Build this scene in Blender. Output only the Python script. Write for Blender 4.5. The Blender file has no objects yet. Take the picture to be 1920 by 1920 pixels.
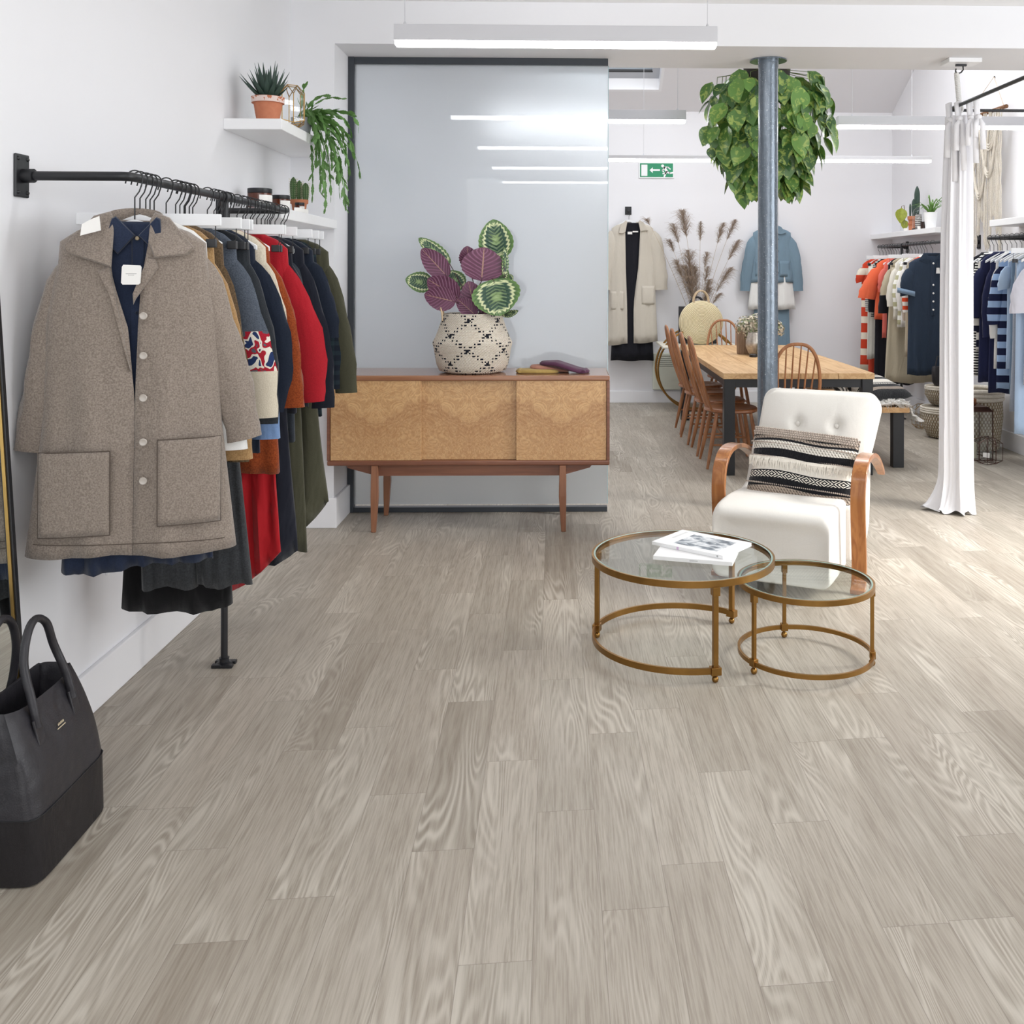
import bpy, math, random
from mathutils import Vector, Matrix
SC = bpy.context.scene
COL = SC.collection
PI = math.pi
R = random.Random(7)

# ------------------------------------------------------------------ camera
F = 1850.0
cd = bpy.data.cameras.new('camera'); cam = bpy.data.objects.new('camera', cd); COL.objects.link(cam)
cd.sensor_width = 36; cd.lens = F/1920*36
cd.shift_x = (960-1105)/1920; cd.shift_y = -(960-510)/1920
cd.clip_start = 0.05
CM = Matrix.Rotation(-0.02324, 4, 'Z') @ Matrix.Rotation(PI/2, 4, 'X') @ Matrix.Rotation(0.002, 4, 'Z')
cam.matrix_world = Matrix.Translation((0, 0, 1.45)) @ CM
SC.camera = cam

def ray(px, py):
    return (CM.to_3x3() @ Vector(((px-1105)/F, -(py-510)/F, -1)))
def at(px, py, Y):
    d = ray(px, py); k = Y/d.y
    return Vector((d.x*k, Y, 1.45+d.z*k))
def atz(px, py, z=0.0):
    d = ray(px, py); k = (z-1.45)/d.z
    return Vector((d.x*k, d.y*k, z))
def atx(px, py, X):
    d = ray(px, py); k = X/d.x
    return Vector((X, d.y*k, 1.45+d.z*k))

# ------------------------------------------------------------------ view, world, large lights
SC.view_settings.view_transform = 'Standard'; SC.view_settings.look = 'None'
SC.view_settings.gamma = 1; SC.view_settings.exposure = 0.0
SC.view_settings.use_curve_mapping = False
w = bpy.data.worlds.new('daylight'); SC.world = w; w.use_nodes = True
w.node_tree.nodes['Background'].inputs[0].default_value = (0.80, 0.90, 1.0, 1)
w.node_tree.nodes['Background'].inputs[1].default_value = 1.0
def area(name, loc, target, sx, sy, power, col=(1, 1, 1), spread=PI):
    l = bpy.data.lights.new(name, 'AREA'); l.shape = 'RECTANGLE'; l.size = sx; l.size_y = sy
    l.energy = power; l.color = col; l.spread = spread
    o = bpy.data.objects.new(name, l); COL.objects.link(o); o.location = loc
    o.rotation_euler = (Vector(target)-Vector(loc)).to_track_quat('-Z', 'Y').to_euler()
    return o
area('assumed_shopfront_daylight', (0.9, -3.6, 1.47), (0.9, 6, 1.47), 5.0, 2.9, 94, (1.0, 0.985, 0.97))  # added lamp behind the camera; the shopfront is assumed and out of view
area('assumed_side_window_daylight', (4.5, 2.6, 1.9), (0, 3.2, 1.0), 3.6, 1.8, 90, (0.97, 0.985, 1.0))  # added lamp standing in for an assumed, unseen window on the right
area('added_floor_patch_light', (4.6, 4.2, 2.5), (2.3, 4.85, 0), 1.1, .7, 36, (1.0, .975, .93), 1.15)  # added narrow-spread lamp to brighten the floor patch at right; source assumed
area('skylight_daylight', (0.7, 9.3, 4.0), (1.0, 8.6, 0), 1.6, 1.0, 48, (0.93, 0.97, 1.0))
area('rear_room_fill', (2.4, 8.2, 4.3), (2.0, 8.4, 0), 1.4, 1.4, 62, (0.96, 0.98, 1.0))  # added fill lamp for the rear room; the slope is closed above it

# ------------------------------------------------------------------ materials
def H(s, a=1.0):
    s = s.lstrip('#'); c = [int(s[i:i+2], 16)/255 for i in (0, 2, 4)]
    return tuple((x/12.92 if x <= .04045 else ((x+.055)/1.055)**2.4) for x in c)+(a,)
class N:
    """small node-tree writer"""
    def __init__(s, name):
        s.m = bpy.data.materials.new(name); s.m.use_nodes = True; s.t = s.m.node_tree
        s.b = s.t.nodes['Principled BSDF']; s.out = s.t.nodes['Material Output']
    def n(s, typ, **kw):
        x = s.t.nodes.new(typ)
        for k, v in kw.items(): setattr(x, k, v)
        return x
    def l(s, a, b): s.t.links.new(a, b)
    def setin(s, sock, v):
        if isinstance(v, bpy.types.NodeSocket): s.l(v, sock)
        elif v is not None: sock.default_value = v
    def math(s, op, a, b=None, c=None):
        x = s.n('ShaderNodeMath', operation=op); s.setin(x.inputs[0], a)
        if b is not None: s.setin(x.inputs[1], b)
        if c is not None: s.setin(x.inputs[2], c)
        return x.outputs[0]
    def mix(s, f, a, b, bt='MIX'):
        x = s.n('ShaderNodeMix', data_type='RGBA', blend_type=bt)
        s.setin(x.inputs[0], f); s.setin(x.inputs[6], a); s.setin(x.inputs[7], b); return x.outputs[2]
    def obj(s):
        return s.n('ShaderNodeTexCoord').outputs['Object']
    def xyz(s, v):
        x = s.n('ShaderNodeSeparateXYZ'); s.l(v, x.inputs[0]); return x.outputs
    def comb(s, x, y, z):
        c = s.n('ShaderNodeCombineXYZ')
        for i, v in enumerate((x, y, z)): s.setin(c.inputs[i], v)
        return c.outputs[0]
    def scale(s, v, sx, sy, sz):
        m = s.n('ShaderNodeMapping'); s.l(v, m.inputs[0]); m.inputs['Scale'].default_value = (sx, sy, sz); return m.outputs[0]
    def noise(s, v, sc, det=3, rough=.5, dist=0, dim='3D'):
        x = s.n('ShaderNodeTexNoise', noise_dimensions=dim); s.l(v, x.inputs['Vector']); x.inputs['Scale'].default_value = sc
        x.inputs['Detail'].default_value = det; x.inputs['Roughness'].default_value = rough; x.inputs['Distortion'].default_value = dist
        return x.outputs[0]
    def ramp(s, f, stops, interp='LINEAR'):
        r = s.n('ShaderNodeValToRGB'); cr = r.color_ramp; cr.interpolation = interp
        while len(cr.elements) < len(stops): cr.elements.new(0.5)
        for e, (p, c) in zip(cr.elements, stops): e.position = p; e.color = c
        s.l(f, r.inputs[0]); return r.outputs[0]
    def bump(s, h, st=.3, dist=.002):
        x = s.n('ShaderNodeBump'); x.inputs['Strength'].default_value = st; x.inputs['Distance'].default_value = dist
        s.l(h, x.inputs['Height']); s.l(x.outputs[0], s.b.inputs['Normal']); return x
    def done(s, col=None, rough=.5, metal=0, spec=None, sheen=0):
        s.setin(s.b.inputs['Base Color'], col); s.setin(s.b.inputs['Roughness'], rough); s.b.inputs['Metallic'].default_value = metal
        if spec is not None: s.b.inputs['Specular IOR Level'].default_value = spec
        if sheen: s.b.inputs['Sheen Weight'].default_value = sheen; s.b.inputs['Sheen Roughness'].default_value = .5
        return s.m
def plain(name, c, rough=.5, metal=0, spec=None, var=.05, sc=8, bump=0, bsc=120):
    k = N(name); o = k.obj(); c = H(c)
    n = k.noise(o, sc, 3)
    dark = tuple(x*(1-var*2) for x in c[:3])+(1,); lite = tuple(min(1, x*(1+var)) for x in c[:3])+(1,)
    col = k.mix(n, dark, lite)
    if bump: k.bump(k.noise(o, bsc, 2), bump, .002)
    return k.done(col, rough, metal, spec)
def fabric(name, c, c2=None, sc=260, amt=.5, rough=.9, weave=.35, big=.06, sheen=.15, crease=.55):
    """woven or felted cloth: fine mottling between two yarn colours"""
    k = N(name); o = k.obj(); a = H(c); b = H(c2) if c2 else tuple(x*.72 for x in a[:3])+(1,)
    n = k.noise(o, sc, 2, .6); n2 = k.noise(o, 5, 2)
    f = k.math('MULTIPLY', k.ramp(n, [(.35, (0, 0, 0, 1)), (.65, (1, 1, 1, 1))]), amt)
    col = k.mix(f, a, b)
    col = k.mix(k.math('MULTIPLY', n2, big*3), col, tuple(x*.6 for x in a[:3])+(1,))
    b1 = k.n('ShaderNodeBump'); b1.inputs['Strength'].default_value = crease; b1.inputs['Distance'].default_value = .035
    k.l(k.noise(k.scale(o, 7, 7, 2.2), 1, 3, .55, .8), b1.inputs['Height'])
    b2 = k.bump(n, weave, .0015); k.l(b1.outputs[0], b2.inputs['Normal'])
    return k.done(col, rough, 0, .2, sheen)
def stripes(name, c1, c2, period=.03, duty=.5, axis=2, c3=None):
    k = N(name); o = k.obj(); x = k.xyz(o)[axis]
    f = k.math('LESS_THAN', k.math('FRACT', k.math('DIVIDE', x, period)), duty)
    col = k.mix(f, H(c1), H(c2)); n = k.noise(o, 300, 1); k.bump(n, .2, .001)
    return k.done(col, .85, 0, .2)
def wood(name, c1, c2, axis=0, sc=1.0, rough=.45, rings=18, coat=0):
    """grain runs along the given object axis"""
    k = N(name); o = k.obj(); s = [14*sc]*3; s[axis] = 1.2*sc
    v = k.scale(o, *s); n = k.noise(v, 1, 3, .55, .6)
    r = k.math('SINE', k.math('MULTIPLY', n, rings*2.2)); r = k.math('MULTIPLY_ADD', r, .5, .5)
    s2 = [160*sc]*3; s2[axis] = 6*sc
    g = k.noise(k.scale(o, *s2), 1, 2, .6)
    f = k.math('MULTIPLY_ADD', r, .45, k.math('MULTIPLY', g, .55))
    col = k.mix(f, H(c1), H(c2)); k.bump(g, .15, .001)
    if coat: k.b.inputs['Coat Weight'].default_value = coat; k.b.inputs['Coat Roughness'].default_value = .15
    return k.done(col, rough, 0, .4)
def glass(name, tint='fdfefe', ior=1.45, rough=0.0, refl=1.0):
    k = N(name); t = k.n('ShaderNodeBsdfTransparent'); t.inputs[0].default_value = H(tint)
    g = k.n('ShaderNodeBsdfGlossy'); g.inputs['Roughness'].default_value = rough
    lw = k.n('ShaderNodeLayerWeight'); f0 = ((ior-1)/(ior+1))**2
    fr = k.math('MULTIPLY_ADD', k.math('POWER', lw.outputs['Facing'], 5.0), 1-f0, f0)
    fr = k.math('MULTIPLY', fr, refl)
    mx = k.n('ShaderNodeMixShader'); k.l(fr, mx.inputs[0]); k.l(t.outputs[0], mx.inputs[1]); k.l(g.outputs[0], mx.inputs[2])
    k.l(mx.outputs[0], k.out.inputs[0]); k.t.nodes.remove(k.b); return k.m
def emit(name, c, st):
    k = N(name); k.b.inputs['Emission Color'].default_value = H(c); k.b.inputs['Emission Strength'].default_value = st
    k.b.inputs['Base Color'].default_value = H('ffffff'); return k.m

# ------------------------------------------------------------------ mesh writer
class MB:
    def __init__(s): s.v = []; s.f = []; s.uv = None
    def add(s, v, f, M=None):
        o = len(s.v)
        s.v += [tuple(M @ Vector(p)) if M is not None else tuple(p) for p in v]
        s.f += [tuple(i+o for i in q) for q in f]; return s
    def box(s, x0, x1, y0, y1, z0, z1, M=None):
        return s.add([(x0, y0, z0), (x1, y0, z0), (x1, y1, z0), (x0, y1, z0), (x0, y0, z1), (x1, y0, z1), (x1, y1, z1), (x0, y1, z1)],
              [(0, 3, 2, 1), (4, 5, 6, 7), (0, 1, 5, 4), (1, 2, 6, 5), (2, 3, 7, 6), (3, 0, 4, 7)], M)
    def cbox(s, c, sx, sy, sz, M=None):
        return s.box(c[0]-sx/2, c[0]+sx/2, c[1]-sy/2, c[1]+sy/2, c[2]-sz/2, c[2]+sz/2, M)
    def loft(s, rings, cap0=True, cap1=True, closed=True, M=None):
        n = len(rings[0]); v = [p for r in rings for p in r]; f = []
        for i in range(len(rings)-1):
            for j in range(n if closed else n-1):
                k = (j+1) % n; f.append((i*n+j, i*n+k, (i+1)*n+k, (i+1)*n+j))
        if closed and cap0: f.append(tuple(range(n-1, -1, -1)))
        if closed and cap1: f.append(tuple((len(rings)-1)*n+j for j in range(n)))
        return s.add(v, f, M)
    def tube(s, pts, r, seg=8, caps=True, flat=1.0, up=None, M=None, close=False):
        pts = [Vector(p) for p in pts]; n = len(pts)
        rs = r if isinstance(r, (list, tuple)) else [r]*n
        rings = []; nrm = None
        for i, p in enumerate(pts):
            if close: t = pts[(i+1) % n]-pts[i-1]
            else: t = pts[min(i+1, n-1)]-pts[max(i-1, 0)]
            t = t.normalized() if t.length > 1e-9 else Vector((0, 0, 1))
            if nrm is None:
                a = Vector(up) if up is not None else (Vector((0, 0, 1)) if abs(t.z) < .9 else Vector((1, 0, 0)))
                nrm = (a-t*a.dot(t)).normalized()
            else:
                q = nrm-t*nrm.dot(t); nrm = q.normalized() if q.length > 1e-6 else nrm
            b = t.cross(nrm)
            rings.append([p+nrm*math.cos(2*PI*k/seg)*rs[i]+b*math.sin(2*PI*k/seg)*rs[i]*flat for k in range(seg)])
        if close:
            rings.append(rings[0]); return s.loft(rings, False, False, M=M)
        return s.loft(rings, caps, caps, M=M)
    def lathe(s, prof, seg=32, c=(0, 0, 0), cap0=True, cap1=True, M=None, sx=1, sy=1):
        rings = [[(c[0]+r*math.cos(2*PI*k/seg)*sx, c[1]+r*math.sin(2*PI*k/seg)*sy, c[2]+z) for k in range(seg)] for r, z in prof]
        return s.loft(rings, cap0, cap1, M=M)
    def ball(s, c, r, seg=16, rings=10, sx=1, sy=1, sz=1, M=None):
        pr = [(r*math.sin(PI*i/rings) if 0 < i < rings else r*.02, -r*sz*math.cos(PI*i/rings)) for i in range(rings+1)]
        return s.lathe(pr, seg, c, M=M, sx=sx, sy=sy)
    def prism(s, poly, y0, y1, M=None):
        """poly in x,z extruded along y"""
        return s.loft([[(x, y0, z) for x, z in poly], [(x, y1, z) for x, z in poly]], M=M)
    def grid(s, fn, nu, nv, M=None, uv=False):
        v = [fn(i/nu, j/nv) for i in range(nu+1) for j in range(nv+1)]
        f = [(i*(nv+1)+j, (i+1)*(nv+1)+j, (i+1)*(nv+1)+j+1, i*(nv+1)+j+1) for i in range(nu) for j in range(nv)]
        if uv:
            if s.uv is None: s.uv = {}
            o = len(s.v)
            for i in range(nu+1):
                for j in range(nv+1): s.uv[o+i*(nv+1)+j] = (i/nu, j/nv)
        return s.add(v, f, M)
    def strip(s, pts, w, nrm=None, M=None):
        """thin tapering blade along pts"""
        pts = [Vector(p) for p in pts]; v = []; n = len(pts)
        for i, p in enumerate(pts):
            t = (pts[min(i+1, n-1)]-pts[max(i-1, 0)]); a = Vector(nrm) if nrm is not None else Vector((0, 1, 0))
            b = t.cross(a); b = b.normalized() if b.length > 1e-9 else Vector((1, 0, 0))
            ww = w[i] if isinstance(w, (list, tuple)) else w
            v += [p-b*ww, p+b*ww]
        return s.add(v, [(2*i, 2*i+1, 2*i+3, 2*i+2) for i in range(n-1)], M)
    def build(s, name, m, parent=None, smooth=True, bevel=0, seg=2, sub=0, solid=0, ang=40, off=-1):
        me = bpy.data.meshes.new(name); me.from_pydata(s.v, [], s.f); me.update()
        if s.uv is not None:
            ul = me.uv_layers.new(name='uv')
            for lp in me.loops: ul.data[lp.index].uv = s.uv.get(lp.vertex_index, (0, 0))
        o = bpy.data.objects.new(name, me); COL.objects.link(o)
        if isinstance(m, (list, tuple)):
            for q in m: me.materials.append(q)
        else: me.materials.append(m)
        if smooth:
            me.polygons.foreach_set('use_smooth', [True]*len(me.polygons)); me.set_sharp_from_angle(angle=math.radians(ang))
        if parent is not None: o.parent = parent
        if solid: d = o.modifiers.new('thickness', 'SOLIDIFY'); d.thickness = solid; d.offset = off
        if bevel: d = o.modifiers.new('bevel', 'BEVEL'); d.width = bevel; d.segments = seg; d.limit_method = 'ANGLE'; d.angle_limit = math.radians(35)
        if sub: d = o.modifiers.new('subdivision', 'SUBSURF'); d.levels = sub; d.render_levels = sub
        return o
def tag(o, label=None, cat=None, group=None, kind=None):
    if label: o['label'] = label
    if cat: o['category'] = cat
    if group: o['group'] = group
    if kind: o['kind'] = kind
    return o
def thing(name, label, cat, loc=(0, 0, 0), rz=0, group=None, rot=None):
    o = bpy.data.objects.new(name, None); COL.objects.link(o); o.location = loc
    o.rotation_euler = rot if rot else (0, 0, rz); o.empty_display_size = .1
    return tag(o, label, cat, group)
def struct(name, mb, m, parent=None, **kw):
    o = mb.build(name, m, parent, **kw)
    if parent is None: o['kind'] = 'structure'
    return o
def copy_thing(src, label, group=None, loc=None, rz=None, cat=None):
    c = src.copy(); COL.objects.link(c)
    c['label'] = label
    if group: c['group'] = group
    if loc is not None: c.location = loc
    if rz is not None: c.rotation_euler = (0, 0, rz)
    for ch in list(src.children):
        d = ch.copy(); COL.objects.link(d); d.parent = c
        for g in list(ch.children):
            e = g.copy(); COL.objects.link(e); e.parent = d
    return c
def Rz(a): return Matrix.Rotation(a, 4, 'Z')
def Rx(a): return Matrix.Rotation(a, 4, 'X')
def Ry(a): return Matrix.Rotation(a, 4, 'Y')
def T(x, y, z): return Matrix.Translation((x, y, z))
def arc(c, r, a0, a1, n, plane='xz'):
    out = []
    for i in range(n+1):
        a = a0+(a1-a0)*i/n; u, v = r*math.cos(a), r*math.sin(a)
        out.append({'xz': (c[0]+u, c[1], c[2]+v), 'xy': (c[0]+u, c[1]+v, c[2]), 'yz': (c[0], c[1]+u, c[2]+v)}[plane])
    return out

# ------------------------------------------------------------------ shared materials
M_wall = plain('white_wall_paint', 'eeeef1', .6, var=.008, sc=2)
M_ceil = plain('white_ceiling_paint', 'f2f2f3', .7, var=.008, sc=2)
M_back = plain('rear_wall_paint', 'ecebee', .65, var=.008, sc=2)
M_trim = plain('white_gloss_paint', 'f3f3f6', .35, var=.006)
M_white = plain('white_lacquer', 'f4f4f5', .35, var=.006)
M_black = plain('black_powder_coat', '1b1c20', .38, var=.1, sc=40)
M_wire = plain('black_wire', '17181b', .35)
M_dkframe = plain('dark_grey_aluminium', '343940', .4, var=.03)
M_brass = plain('aged_brass', '9a7440', .32, 1, var=.12, sc=25)
M_gold = plain('polished_gold_lead', 'b08f56', .3, 1, var=.1, sc=25)
M_copper = plain('dark_copper_lead', '5a4038', .4, .8, var=.2, sc=30)
M_led = emit('led_strip', 'ffffff', 17)
M_led2 = emit('led_strip_rear', 'ffffff', 12)
M_lampbody = plain('white_lamp_housing', 'd6d6da', .45, var=.01)
M_tag = plain('ivory_card', 'f0eeea', .6, var=.01)
M_clear = glass('clear_glass')
M_print = plain('grey_print', '9b9b9b', .7)
M_hanger = plain('white_painted_hanger', 'edeef0', .4, var=.01)
M_terra = plain('terracotta', 'c07a58', .8, var=.08, sc=14, bump=.2)
M_soil = plain('dark_potting_soil', '2a2019', .95, var=.2, sc=80, bump=.6)

def floor_mat():
    k = N('greige_oak_planks'); p = k.xyz(k.obj()); x, y = p[0], p[1]
    W, L = .1545, .858
    u = k.math('ADD', x, k.math('MULTIPLY', y, .013))
    v = k.math('SUBTRACT', y, k.math('MULTIPLY', x, .08))
    uc = k.math('DIVIDE', k.math('ADD', u, .042), W); ci = k.math('FLOOR', uc); uf = k.math('FRACT', uc)
    meas = {-5: 3.007, -4: 2.298, -3: 2.75, -2: 2.481, -1: 2.931, 0: 2.656, 1: 2.244, 2: 2.413, 3: 2.857, 4: 2.589, 5: 2.175}
    rr = random.Random(3); st = []
    for i in range(32):
        c = i-16
        if c in meas:
            uu = -.042+(c+.5)*W; xx = uu-.013*meas[c]; ph = (meas[c]-.08*xx) % L
        else: ph = rr.random()*L
        st.append((i/32, (ph/L,)*3+(1,)))
    f = k.math('DIVIDE', k.math('ADD', ci, 16.5), 32)
    ph = k.math('MULTIPLY', k.ramp(f, st, 'CONSTANT'), 1.0)
    vc = k.math('SUBTRACT', k.math('DIVIDE', v, L), ph); ri = k.math('FLOOR', vc); vf = k.math('FRACT', vc)
    wn = k.n('ShaderNodeTexWhiteNoise', noise_dimensions='2D'); k.l(k.comb(ci, ri, 0), wn.inputs['Vector'])
    rnd = wn.outputs['Value']; rc = k.xyz(wn.outputs['Color'])
    seed = k.math('MULTIPLY', rnd, 37.0)
    gv = k.comb(k.math('MULTIPLY', u, 6.0), k.math('MULTIPLY', v, .62), seed)
    n1 = k.noise(gv, 1.0, 2, .45, .35)
    ring = k.math('SINE', k.math('MULTIPLY', n1, 210)); ring = k.math('MULTIPLY_ADD', ring, .5, .5)
    ring = k.math('POWER', ring, 1.5)
    rmask = k.ramp(k.noise(k.comb(k.math('MULTIPLY', u, 5), k.math('MULTIPLY', v, 1.2), k.math('ADD', seed, 9)), 1.0, 2), [(.46, (0, 0, 0, 1)), (.63, (1, 1, 1, 1))])
    fine = k.noise(k.comb(k.math('MULTIPLY', u, 210), k.math('MULTIPLY', v, 7), seed), 1, 3, .65)
    fine2 = k.noise(k.comb(k.math('MULTIPLY', u, 55), k.math('MULTIPLY', v, 2.2), seed), 1, 3, .6)
    blot = k.noise(k.comb(k.math('MULTIPLY', u, 9), k.math('MULTIPLY', v, 2.5), seed), 1, 3, .5)
    base = k.mix(k.ramp(rnd, [(0, (0, 0, 0, 1)), (.2, (.55,)*3+(1,)), (.8, (.75,)*3+(1,)), (1, (1, 1, 1, 1))]), H('8d8376'), H('bcb3a6'))
    base = k.mix(k.math('MULTIPLY', rc[1], .35), base, H('aba79b'))
    base = k.mix(k.math('MULTIPLY', k.ramp(blot, [(.3, (0, 0, 0, 1)), (.7, (1, 1, 1, 1))]), .35), base, H('958a7d'))
    base = k.mix(k.math('MULTIPLY', k.ramp(fine, [(.42, (0, 0, 0, 1)), (.62, (1, 1, 1, 1))]), .5), base, H('7f7467'))
    base = k.mix(k.math('MULTIPLY', k.ramp(fine2, [(.4, (0, 0, 0, 1)), (.7, (1, 1, 1, 1))]), .35), base, H('c4bcb0'))
    base = k.mix(k.math('MULTIPLY', k.math('MULTIPLY', ring, rmask), .6), base, H('d0c9bd'))
    ed = k.math('MINIMUM', k.math('MULTIPLY', k.math('MINIMUM', uf, k.math('SUBTRACT', 1, uf)), W), k.math('MULTIPLY', k.math('MINIMUM', vf, k.math('SUBTRACT', 1, vf)), L))
    seam = k.math('LESS_THAN', ed, .0009)
    base = k.mix(k.math('MULTIPLY', seam, .45), base, H('6a6056'))
    k.bump(fine, .12, .001)
    return k.done(base, k.math('MULTIPLY_ADD', fine, .12, .40), 0, .35)
M_floor = floor_mat()

# ------------------------------------------------------------------ setting
LX = -1.563; RX = 3.64; YB = 10.95; YF = 5.62; YR = 6.23; ZB = 2.742; ZC = 2.985; FRX = 4.9
struct('floor', MB().box(-1.8, 5.2, -4.2, 11.2, -.1, 0), M_floor, smooth=False)
struct('wall_left', MB().box(LX-.15, LX, -4.0, YF, 0, ZC+.1), M_wall, smooth=False)
struct('wall_pier', MB().box(LX-.15, -1.315, YF, 6.0, 0, ZC+.1), M_wall, smooth=False)
# beam wall over the opening
struct('wall_beam', MB().box(-1.315, FRX, YF, YR, ZB, ZC+.1).box(LX-.15, FRX, YR-.1, YR, ZC+.1, 5.8), M_wall, smooth=False)
struct('ceiling', MB().box(LX-.15, FRX+.2, -4.0, YF, ZC, ZC+.1), M_ceil, smooth=False)
struct('wall_front_right', MB().box(FRX, FRX+.15, -4.0, YR, 0, .9).box(FRX, FRX+.15, -4, .7, .9, ZC).box(FRX, FRX+.15, 4.6, YR, .9, ZC).box(FRX, FRX+.15, .7, 4.6, 2.8, ZC), M_wall, smooth=False)
struct('wall_back', MB().box(LX-.15, RX+.15, YB, YB+.15, 0, 3.4), M_back, smooth=False)
struct('wall_right', MB().box(RX, RX+.15, YR, YB, 0, 5.8), M_back, smooth=False)
struct('wall_return', MB().box(RX, FRX+.15, YR, YR+.12, 0, ZB), M_wall, smooth=False)
struct('wall_rear_left', MB().box(LX-.15, LX, 6.0, YB, 0, 5.8), M_back, smooth=False)
# sloping ceiling with a skylight opening
SL = .49
def zs(y): return 3.235+SL*(YB-y)
def slope_piece(mb, x0, x1, y0, y1, t=.12, dz=0):
    mb.add([(x0, y0, zs(y0)+dz), (x1, y0, zs(y0)+dz), (x1, y1, zs(y1)+dz), (x0, y1, zs(y1)+dz),
            (x0, y0, zs(y0)+t+dz), (x1, y0, zs(y0)+t+dz), (x1, y1, zs(y1)+t+dz), (x0, y1, zs(y1)+t+dz)],
           [(0, 3, 2, 1), (4, 5, 6, 7), (0, 1, 5, 4), (1, 2, 6, 5), (2, 3, 7, 6), (3, 0, 4, 7)]); return mb
SX0, SX1, SY0, SY1 = -.1, 1.02, 9.2, 10.62
mb = MB()
slope_piece(mb, LX-.15, SX0, YR, YB); slope_piece(mb, SX1, RX+.15, YR, YB); slope_piece(mb, SX0, SX1, YR, SY0); slope_piece(mb, SX0, SX1, SY1, YB)
struct('ceiling_slope', mb, M_back, smooth=False)
wn_ = thing('window_1', 'white framed skylight', 'window'); wn_['kind'] = 'structure'
for k_ in ('label', 'category'): del wn_[k_]
mb = MB()
slope_piece(mb, SX0, SX0+.03, SY0, SY1, .2, .0); slope_piece(mb, SX1-.03, SX1, SY0, SY1, .2, 0); slope_piece(mb, SX0+.03, SX1-.03, SY1-.03, SY1, .2, 0); slope_piece(mb, SX0+.03, SX1-.03, SY0, SY0+.03, .2, 0)
mb.build('window_reveal', M_trim, wn_, smooth=False)
mb = MB()
slope_piece(mb, SX0+.03, SX0+.11, SY0+.03, SY1-.03, .06, .12); slope_piece(mb, SX1-.11, SX1-.03, SY0+.03, SY1-.03, .06, .12); slope_piece(mb, SX0+.11, SX1-.11, SY1-.13, SY1-.03, .06, .12); slope_piece(mb, SX0+.11, SX1-.11, SY0+.03, SY0+.13, .06, .12)
mb.build('window_frame', plain('grey_window_frame', 'c3c7cf', .4), wn_, smooth=False)
mb = MB(); slope_piece(mb, SX0+.11, SX1-.11, SY0+.13, SY1-.13, .012, .15)
mb.build('pane', M_clear, wn_, smooth=False)
mb = MB(); slope_piece(mb, SX0+.105, SX1-.105, SY1-.145, SY1-.13, .02, .118); mb.build('gasket', M_black, wn_, smooth=False)
# baseboards
def bb(name, x0, x1, y0, y1, h=.14):
    struct(name, MB().box(x0, x1, y0, y1, 0, h), M_trim, smooth=False, bevel=.004)
bb('baseboard_left', LX, LX+.018, -4.0, YF, .15)
bb('baseboard_pier', LX+.02, -1.295, YF-.018, YF, .17)
bb('baseboard_reveal', -1.315, -1.297, YF, 5.975, .17)
bb('baseboard_back', .1, RX-.02, YB-.018, YB, .13)
bb('baseboard_right', RX-.018, RX, YR+.12, YB, .15)

# ------------------------------------------------------------------ frosted screen
sx0, sx1, sy = -1.315, .250, 5.99
k = N('frosted_glass'); k.b.inputs['Transmission Weight'].default_value = .72; k.b.inputs['IOR'].default_value = 1.2
k.b.inputs['Coat Weight'].default_value = .8; k.b.inputs['Coat Roughness'].default_value = .012; k.b.inputs['Coat IOR'].default_value = 1.5
M_frost = k.done(H('dfe4e8'), .62, 0, .1)
scr = thing('glass_screen', 'large frosted glass screen in a dark grey frame behind the sideboard', 'screen', (0, sy, 0))
MB().box(sx0+.035, sx1, -.006, .006, .045, ZB-.04).build('frosted_pane', M_frost, scr, smooth=False)
MB().box(sx0, sx0+.038, -.03, .03, 0, ZB).build('side_frame', M_dkframe, scr, smooth=False, bevel=.002)
MB().box(sx0+.038, sx1, -.025, .025, ZB-.042, ZB).build('top_frame', M_dkframe, scr, smooth=False, bevel=.002)
MB().box(sx0+.038, sx1, -.025, .025, 0, .03).build('bottom_frame', M_dkframe, scr, smooth=False, bevel=.002)
MB().box(sx1, sx1+.004, -.006, .006, .045, ZB-.04).build('polished_edge', plain('glass_edge', 'b9cfd4', .2), scr, smooth=False)

# ------------------------------------------------------------------ strip lights
def strip_light(x0, x1, y, z, h, label, zc, wires, led=M_led, wd=.07, group='suspended strip lights'):
    t = thing('strip_light', label, 'light', ((x0+x1)/2, y, z), group=group)
    L = (x1-x0)/2
    MB().box(-L, L, -wd/2, wd/2, .022, h).build('housing', M_lampbody, t, smooth=False, bevel=.002)
    MB().box(-L+.004, L-.004, -wd/2+.003, wd/2-.003, 0, .0215).build('diffuser', led, t, smooth=False, bevel=.004)
    for wx in wires:
        MB().tube([(wx-(x0+x1)/2, 0, h), (wx-(x0+x1)/2, 0, zc-z)], .0018, 6).build('suspension_wire', M_lampbody, t)
        MB().lathe([(.007, h), (.007, h+.012), (.003, h+.02)], 10, (wx-(x0+x1)/2, 0, 0)).build('wire_grip', M_lampbody, t)
    return t
LZ = 1.45+1.10
strip_light(-.838, .735, 4.83, LZ, .10, 'white suspended strip light nearest the camera, in front of the beam', ZC, (-.79, .69))
for yy, nm in ((3.09, 'upper'), (1.38, 'middle'), (-.30, 'lowest')):
    strip_light(-.80, .78, yy, LZ, .10, 'overhead strip light seen only as the %s thin line reflected in the frosted screen' % nm, ZC, (-.75, .72))
strip_light(-.55, .878, 7.27, 2.55, .093, 'short white strip light to the left of the hanging plant beyond the beam', zs(7.27), (.82,))
strip_light(2.045, 3.58, 7.42, 2.54, .092, 'long white strip light behind the curtain top at right', zs(7.42), (2.16, 3.5))
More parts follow.
